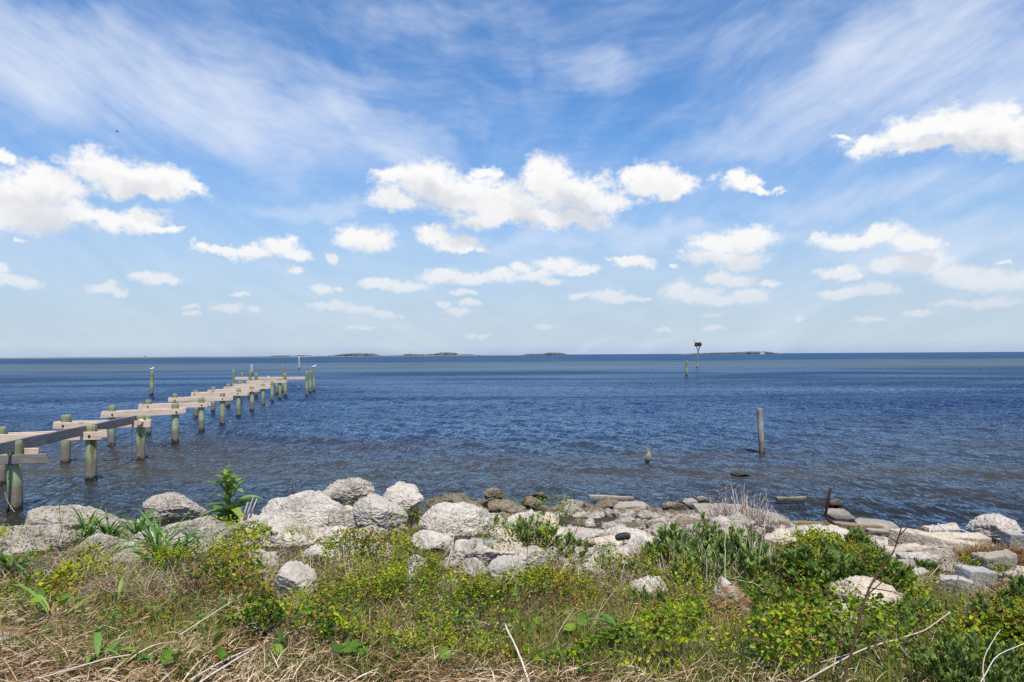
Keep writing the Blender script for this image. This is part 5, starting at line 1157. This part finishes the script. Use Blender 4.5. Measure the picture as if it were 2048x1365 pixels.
for i, (dx, hb) in enumerate(((.09, .55), (-.08, .6))):
    b0 = np.array([0, 0, hb * Ht]); tp = np.array([dx * 1.5, r3.normal(0, .04), (hb + .27) * Ht]); pts = b0 + (tp - b0) * np.linspace(0, 1, 5)[:, None]
    V, Fc = tube_geo(pts, .004, 5); V2 = V; m_ = 12; w_ = r3.random(m_); B_ = b0 + (tp - b0) * w_[:, None]
    mesh('side_shoot', V, Fc, M_brown, e, attrs={'tint': np.full(len(V), .3)})
    V, Fc, kk = blades(B_, r3.uniform(0, 6.28, m_), r3.uniform(.4, 1.2, m_), .12, .032, 1., 5, .3, prof='lance'); mesh('leaves', V, Fc, M_blade, e, attrs={'tint': np.repeat(r3.uniform(.4, 1., m_), kk)}, smooth=True)
n = 150; B_ = np.array([0, 0, Ht * .95]) + r3.normal(0, 1, (n, 3)) * (.02, .02, .06); V, Fc = leaves6(B_, rdir(n, r3, -.2, 1.), rdir(n, r3, 0, 1), .02, .012); mesh('flower_buds', V, Fc, M_blade, e, attrs={'tint': np.full(n * 6, .95)})

# ---- round-leaved pennywort (things)
def pennywort(cx, cy, n, s, label, tc_=.5, up=0.):
    r3 = np.random.default_rng(int(cx * 5 + cy)); P0 = hit(cx, cy); e = empty('round_leaved_plant', P0.tolist()); tag(e, label, 'plant', 'round-leaved plants low in the straw')
    Vs = []; Fs = []; Ts = []; q = 0; Sv = []; Sf = []; sq = 0
    for i in range(n):
        r0 = s * r3.uniform(.7, 1.2); c_ = np.array([r3.normal(0, s * 1.4), r3.normal(0, s * 1.2), r3.uniform(.08, .13) + up]); nz = rdir(1, r3, .35, 1.)[0]; nz[1] -= .35; nz /= np.linalg.norm(nz)
        a = np.linspace(.12, 2 * np.pi - .12, 18); ux = np.cross(nz, (0, 1, .1)); ux /= np.linalg.norm(ux); uy = np.cross(nz, ux); rot_ = r3.uniform(0, 6.28)
        rad_ = r0 * (1 + .05 * np.cos(9 * a)); ring = c_ + rad_[:, None] * (np.cos(a + rot_)[:, None] * ux + np.sin(a + rot_)[:, None] * uy) + nz * (r0 * .22 + .05 * r0 * np.sin(6 * a))[:, None]
        mid = c_ + .55 * rad_[:, None] * (np.cos(a + rot_)[:, None] * ux + np.sin(a + rot_)[:, None] * uy) + nz * r0 * .05
        j = np.arange(17); lf = mesh('leaf', np.vstack([c_[None], mid, ring]), [np.stack([1 + j, 19 + j, 20 + j, 2 + j], -1), np.stack([j * 0, 1 + j, 2 + j], -1)], M_round, e, attrs={'tint': np.full(37, np.clip(r3.normal(tc_ - .15, .22), 0, 1))}, smooth=True)
        V, Fc = tube_geo([(c_[0] * .4, c_[1] * .4, -.02), c_ * (.8, .8, .6), c_], .0022, 4, cap=False); mesh('stalk', V, Fc, M_round, lf, attrs={'tint': np.full(len(V), .4)})
for a in ((696, 1272, 3, .045, 'large cupped round leaves left of centre, near the bottom'), (655, 1300, 3, .045, 'round-leaved plant left of the large cupped one'), (660, 1340, 2, .04, 'round leaves at the bottom edge under the cupped ones'),
          (815, 1275, 3, .03, 'small round-leaved plant right of the large cupped leaves'), (812, 1325, 3, .032, 'heart-like round leaves near the bottom centre'), (850, 1318, 1, .03, 'single yellowish round leaf near the bottom centre'), (775, 1358, 1, .034, 'bright round leaf cut by the bottom edge'),
          (735, 1340, 3, .036, 'leaf pair beside a short white stick at the bottom'), (905, 1275, 3, .028, 'small leaves under the yellow upright leaf'), (915, 1290, 4, .03, 'dense little leaf patch in the bottom centre straw'), (955, 1325, 3, .032, 'shaded round leaves left of the pale diagonal stick'),
          (1040, 1285, 2, .03, 'round leaf touching the middle of the pale diagonal stick'), (1000, 1290, 2, .028, 'narrow shaded leaves left of the diagonal stick top'), (1150, 1300, 4, .032, 'leaf group right of the diagonal stick'), (1170, 1305, 2, .034, 'second leaf group right of the diagonal stick'),
          (1095, 1340, 3, .03, 'leaves along the long pale branch at the bottom'), (520, 1268, 3, .035, 'twin round leaves above the crossing bare twigs'), (545, 1262, 2, .034, 'round leaf right of the twin leaves'), (400, 1340, 2, .04, 'round leaf pair at the bottom, left part'), (385, 1345, 1, .036, 'yellow-green single round leaf at the bottom, left part'),
          (410, 1210, 3, .032, 'round leaves at the lower edge of the left vines'), (370, 1232, 2, .03, 'pale round leaf in the left straw'), (85, 1232, 2, .034, 'roundish leaf behind the three long curved leaves'), (140, 1240, 2, .03, 'round leaf right of the three long curved leaves'),
          (620, 1228, 4, .034, 'dark round leaves below the ridged white rock'), (600, 1250, 3, .034, 'round-leaved patch under the dark ones below the ridged rock'), (668, 1230, 3, .032, 'round leaves right of the ridged white rock'), (530, 1215, 2, .03, 'shaded round leaves in the left-centre vines'),
          (1262, 1320, 3, .03, 'leaves at the foot of the tall blade-leaved plant'), (1500, 1345, 3, .03, 'leaf patch at the bottom right of centre'), (1635, 1330, 3, .034, 'yellowish round leaves by the foot of the dark twig'), (1355, 1310, 3, .03, 'leaves beside the buried cream stone'),
          (560, 1330, 3, .035, 'round leaves between the crossing twigs near the bottom'), (455, 1350, 2, .038, 'round leaf at the bottom edge below the crossing twigs'), (900, 1350, 2, .03, 'round leaves cut by the bottom edge in the middle')):
    pennywort(*a)
pennywort(1012, 1246, 1, .03, 'solitary round leaf standing at the top of the pale diagonal stick', .7, .05)
P0 = hit(976, 1225); e = empty('yellow_leaf', P0.tolist()); tag(e, 'single bright yellow upright leaf near the centre bottom', 'leaf')
V, Fc, kk = blades(np.array([[0, 0, .12]]), [1.2], [-1.3], .085, .05, .3, 8, .15, prof='lance'); mesh('blade', V + (0, 0, .02), Fc, M_vine, e, attrs={'tint': np.full(len(V), .76)}, smooth=True)
V, Fc = tube_geo([(0, 0, 0), (.01, 0, .10), (0, 0, .14)], .0025, 4); mesh('stalk', V, Fc, M_brown, e, attrs={'tint': np.full(len(V), .5)})

# ---- dead brown bush and dead stalk thickets
def dead_bush(cx, cyb, w_px, h_px, n, label, yd=None, lean=.25, branch=3, name='dead_bush', wid=.008):
    r3 = np.random.default_rng(int(cx)); P0 = hit(cx, cyb) if yd is None else np.array(at_y(cx, cyb, yd)); k = P0[1] / F; Rw = w_px * k / 2; Hh = h_px * k
    e = empty(name, P0.tolist()); tag(e, label, 'dead bush', 'dead brown bushes and stalks')
    a = r3.uniform(0, 6.28, n); rr = np.sqrt(r3.random(n)); hh = Hh * (1 - .6 * rr ** 1.5) * r3.uniform(.5, 1.05, n)
    B_ = np.stack([rr * Rw * .85 * np.cos(a), rr * Rw * .5 * np.sin(a), np.full(n, -.03)], -1); az_ = np.where(np.cos(a) > 0, 1.57, -1.57) + r3.normal(0, .9, n); el = 1.5 - lean * rr - r3.uniform(0, .3, n)
    V, Fc, kk = blades(B_, az_, el, hh, wid, r3.uniform(-.25, .35, n), 6, prof='stem'); Vs = [V]; Fs = [Fc]; q = len(V); Ts = [np.repeat(r3.random(n), kk)]
    st_ = V.reshape(n, 7, 2, 3).mean(2)
    for b in range(branch):
        j = r3.integers(2, 7, n); B2 = st_[np.arange(n), j]; L2 = hh * r3.uniform(.10, .28, n)
        V, Fc, kk2 = blades(B2, r3.uniform(0, 6.28, n), r3.uniform(.5, 1.4, n), L2, wid * .6, r3.uniform(-.5, .4, n), 3, prof='stem'); Vs.append(V); Fs.append(Fc + q); q += len(V); Ts.append(np.repeat(r3.random(n), kk2))
    m_ = n * 2; B3 = st_[r3.integers(0, n, m_), 6]; V, Fc = leaves6(B3 + r3.normal(0, .006, (m_, 3)), rdir(m_, r3, -1, 1), rdir(m_, r3, -1, 1), .014, .010); Vs.append(V); Fs.append(Fc + q); Ts.append(np.full(m_ * 6, .75))
    mesh('stalks', np.vstack(Vs), np.vstack(Fs), M_dead, e, attrs={'tint': np.concatenate(Ts)})
dead_bush(1478, 1062, 150, 96, 320, 'tallest dead brown bush sticking up against the water right of centre', yd=10.2, wid=.012)
dead_bush(1400, 1062, 130, 54, 170, 'lower left side of the dead brown thicket by the water', yd=9.9, wid=.010)
dead_bush(1550, 1068, 120, 40, 110, 'thin dead stalks right of the tallest dead bush', yd=9.9, branch=1)
dead_bush(1285, 1080, 120, 50, 240, 'tangled brown dead clump right of the rubble heap', yd=9.4, lean=.9)
dead_bush(1330, 1110, 110, 50, 150, 'dead stalks left of the right-hand shrubs', lean=.5)
dead_bush(1270, 1130, 90, 40, 90, 'grey dead stalks over the white rocks right of centre', lean=.6)
dead_bush(1660, 1078, 120, 30, 50, 'few thin dead stalks in front of the long pale boulder', yd=9.2, branch=2)
dead_bush(530, 1140, 130, 60, 110, 'reddish dead twigs in front of the bleached boulder', lean=.9)
dead_bush(700, 1065, 180, 66, 70, 'bare reddish twigs reaching over the smooth grey boulder', yd=7.9, lean=1.)
dead_bush(925, 1035, 70, 36, 90, 'hanging dead weeds on the brown slope rock', yd=9.9, lean=.5, branch=1)
dead_bush(115, 1075, 80, 60, 30, 'bare brown twigs over the long low boulder at left', lean=.8)

# ---- single stalks, twigs and branches lying about (things)
def stalk(pts, r0, r1, mat, label, twigs=(), name='dry_stalk', cat='stalk', tintv=.6, grp='single dry stalks and twigs'):
    """pts: (px, py, y metres)"""
    W_ = [np.array(at_y(*p)) for p in pts]; u = np.linspace(0, len(W_) - 1, len(W_) * 4); A = np.array(W_)
    P = np.stack([np.interp(u, np.arange(len(W_)), A[:, j]) for j in range(3)], -1)
    for _ in range(2): P[1:-1] = (P[:-2] + 2 * P[1:-1] + P[2:]) / 4
    P[:, 0] += .006 * perlin(P * 11); o0 = P[0].copy(); e = empty(name, o0.tolist()); tag(e, label, cat, grp)
    r0 *= .8; V, Fc = tube_geo(P - o0, np.linspace(r0, r1, len(P)), 7); mesh('stem', V, Fc, mat, e, attrs={'tint': np.full(len(V), tintv)}, smooth=True)
    for tw in twigs:
        A = np.array([at_y(*p) for p in tw]) - o0; V, Fc = tube_geo(A, np.linspace(r0 * .45, r1 * .5, len(A)), 5); mesh('twig', V, Fc, mat, e, attrs={'tint': np.full(len(V), tintv)}, smooth=True)
def gy(px, py, off=.0): return hit(px, py, off)[1]
stalk([(1678, 1420, 2.9), (1692, 1350, 2.95), (1712, 1270, 3.0), (1735, 1180, 3.05), (1765, 1135, 3.1), (1790, 1100, 3.1), (1798, 1072, 3.1), (1806, 1045, 3.1)], .0085, .0025, M_brown, 'tall thick dark twig in the near right foreground',
      [[(1798, 1072, 3.1), (1815, 1055, 3.1), (1838, 1042, 3.1)], [(1735, 1190, 3.05), (1775, 1155, 3.1), (1815, 1135, 3.15)], [(1735, 1175, 3.05), (1790, 1185, 3.1), (1830, 1205, 3.1)], [(1797, 1088, 3.1), (1780, 1075, 3.1)]], 'dark_twig', 'twig', .25)
stalk([(1086, 1196, 5.2), (1120, 1130, 5.4), (1148, 1068, 5.6), (1170, 1030, 5.7), (1225, 996, 5.9)], .007, .002, M_brown, 'long brown stem leaning right across the rubble heap', [[(1160, 1050, 5.6), (1140, 1040, 5.6)]], 'brown_stem', 'stalk', 1.)
stalk([(1050, 1205, 5.0), (1053, 1130, 5.1), (1058, 1060, 5.2)], .005, .002, M_brown, 'thin straight brown stem in front of the round-leaved bush', (), 'brown_stem', 'stalk', .8)
stalk([(1040, 1172, 5.2), (1040, 1140, 5.2), (1038, 1125, 5.2)], .004, .003, M_brown, 'short dark stem crossing the smooth rounded boulder', (), 'brown_stem', 'stalk', .0)
stalk([(868, 1205, 4.9), (900, 1115, 5.0), (914, 1040, 5.1), (927, 1002, 5.2)], .005, .002, M_dead, 'tall pale straight stalk crossing the big bright boulder', (), tintv=.9)
stalk([(824, 1258, 4.6), (822, 1200, 4.7), (819, 1140, 4.7)], .004, .003, M_dead, 'pale vertical stalk below the narrow upright rock', (), tintv=1.)
stalk([(838, 1115, 5.5), (850, 1080, 5.5), (860, 1062, 5.5)], .004, .002, M_dead, 'short pale stalk left of the big bright boulder', (), tintv=1.)
stalk([(760, 1265, 4.2), (725, 1235, 4.3), (703, 1200, 4.4), (692, 1150, 4.5), (685, 1090, 4.6)], .006, .002, M_dead, 'curved brown stalk sweeping down to the large cupped leaves', (), tintv=.3)
stalk([(587, 1010, 9.0), (590, 990, 9.0), (588, 955, 9.0)], .008, .004, M_pale, 'thin white dead stem standing above the widest whitish boulder', [[(589, 975, 9.0), (597, 960, 9.0)]], tintv=1.)
stalk([(110, 1105, 6.5), (124, 1060, 6.6), (118, 1010, 6.7), (116, 995, 6.7)], .005, .003, M_brown, 'bent bare twig over the long low boulder near the pier', [[(118, 1015, 6.7), (128, 1000, 6.7)], [(121, 1040, 6.7), (100, 1050, 6.6)]], 'bare_twig', 'twig', .9)
stalk([(30, 1025, 7.5), (18, 1010, 7.5), (10, 985, 7.5)], .004, .002, M_dead, 'thin dead stem at the left edge beside the nearest pile', ())
stalk([(1072, 1400, 2.95), (1052, 1345, 3.15), (1030, 1290, 3.4), (1010, 1248, 3.6)], .0065, .0045, M_dead, 'pale straight stick pointing up-left near the bottom centre', (), 'pale_stick', 'stick', 1.)
stalk([(870, 1342, 3.35), (960, 1340, 3.35), (1020, 1336, 3.4), (1080, 1346, 3.3), (1160, 1350, 3.3), (1215, 1342, 3.3), (1310, 1340, 3.35)], .006, .002, M_dead, 'long thin pale branch lying across the bottom centre', [[(1160, 1350, 3.3), (1200, 1320, 3.35), (1250, 1290, 3.5)]], 'pale_branch', 'branch', .9)
stalk([(1090, 1298, 3.6), (1130, 1260, 3.8), (1200, 1225, 4.1), (1260, 1210, 4.3), (1300, 1205, 4.3), (1345, 1215, 4.2)], .005, .0015, M_dead, 'pale arched twig rising left of the rust-stained boulder', (), 'pale_branch', 'branch', 1.)
stalk([(1560, 1390, 3.0), (1640, 1345, 3.1), (1720, 1300, 3.2), (1790, 1280, 3.3), (1850, 1262, 3.3), (1880, 1240, 3.3), (1900, 1225, 3.3)], .0045, .003, M_dead, 'knotty pale branch running up to the right in the near right grass', [[(1790, 1280, 3.3), (1830, 1330, 3.2)], [(1700, 1308, 3.2), (1640, 1325, 3.1)]], 'pale_branch', 'branch', .7)
stalk([(380, 1360, 3.2), (440, 1325, 3.4), (530, 1285, 3.6), (620, 1248, 3.9), (700, 1215, 4.1)], .0055, .002, M_dead, 'long bare twig running up-right in the left straw, upper of two', (), 'bare_twig', 'twig', .9)
stalk([(395, 1368, 3.1), (470, 1320, 3.3), (520, 1290, 3.5)], .0055, .003, M_dead, 'shorter bare twig just under the long one in the left straw', (), 'bare_twig', 'twig', 1.)
stalk([(360, 1270, 3.7), (430, 1225, 3.9), (498, 1180, 4.2)], .004, .002, M_dead, 'thin pale twig aiming up at the ridged white rock', (), 'bare_twig', 'twig', .9)
stalk([(40, 1368, 3.1), (130, 1342, 3.2), (210, 1318, 3.3), (260, 1310, 3.3)], .005, .003, M_dead, 'pale stick lying low at the bottom left corner', (), 'pale_stick', 'stick', .8)
stalk([(670, 1362, 3.2), (700, 1360, 3.2), (732, 1358, 3.2)], .005, .005, M_pale, 'short white stick at the bottom edge left of centre', (), 'pale_stick', 'stick', 1.)
stalk([(795, 1298, 3.7), (870, 1298, 3.7)], .0035, .003, M_pale, 'thin white straw lying level above the heart-like leaves', (), 'pale_stick', 'stick', 1.)
stalk([(1422, 1265, 4.4), (1424, 1200, 4.5), (1420, 1150, 4.5)], .004, .002, M_pale, 'thin white vertical stalk touching the left of the rust-stained boulder', (), tintv=1.)
stalk([(1455, 1215, 4.6), (1450, 1140, 4.7), (1450, 1060, 4.8)], .004, .002, M_dead, 'tall thin pale stalk rising from the rust-stained boulder to the dead bush', (), tintv=.9)
stalk([(1560, 1270, 4.2), (1540, 1210, 4.4), (1520, 1170, 4.5), (1475, 1160, 4.5)], .004, .002, M_dead, 'bent straw-coloured stem right of the rust-stained boulder', (), tintv=.8)
stalk([(1835, 1205, 4.6), (1855, 1160, 4.8), (1880, 1130, 5.0)], .004, .002, M_dead, 'thin pale stalk crossing the grey flagstone', (), tintv=.9)
stalk([(1950, 1390, 2.7), (1990, 1310, 2.8), (2070, 1280, 2.9)], .003, .0015, M_dead, 'pale stalk arching out at the right bottom corner', (), tintv=.9)
stalk([(1970, 1400, 2.6), (1965, 1320, 2.7), (2000, 1260, 2.8)], .0025, .0015, M_dead, 'second pale stalk in the right bottom corner, more upright', (), tintv=.7)
# ---- brown seaweed wrack by the right rocks
r3 = np.random.default_rng(5); c0 = hit(2002, 1120, .05); n = 2600
a = r3.uniform(0, 6.28, n); rr = np.sqrt(r3.random(n)); B_ = np.stack([c0[0] + rr * .42 * np.cos(a), c0[1] + rr * .22 * np.sin(a), c0[2] + .10 * (1 - rr ** 2) * r3.random(n)], -1)
V, Fc, kk = blades(B_, r3.uniform(0, 6.28, n), r3.uniform(-.3, .7, n), r3.uniform(.04, .13, n), .006, r3.uniform(-1, 1.5, n), 4)
o = mesh('seaweed_heap', V, Fc, M_weed, attrs={'tint': np.repeat(r3.random(n), kk)}); tag(o, 'heap of brown dried seaweed below the big right boulder', 'seaweed', kind='stuff')
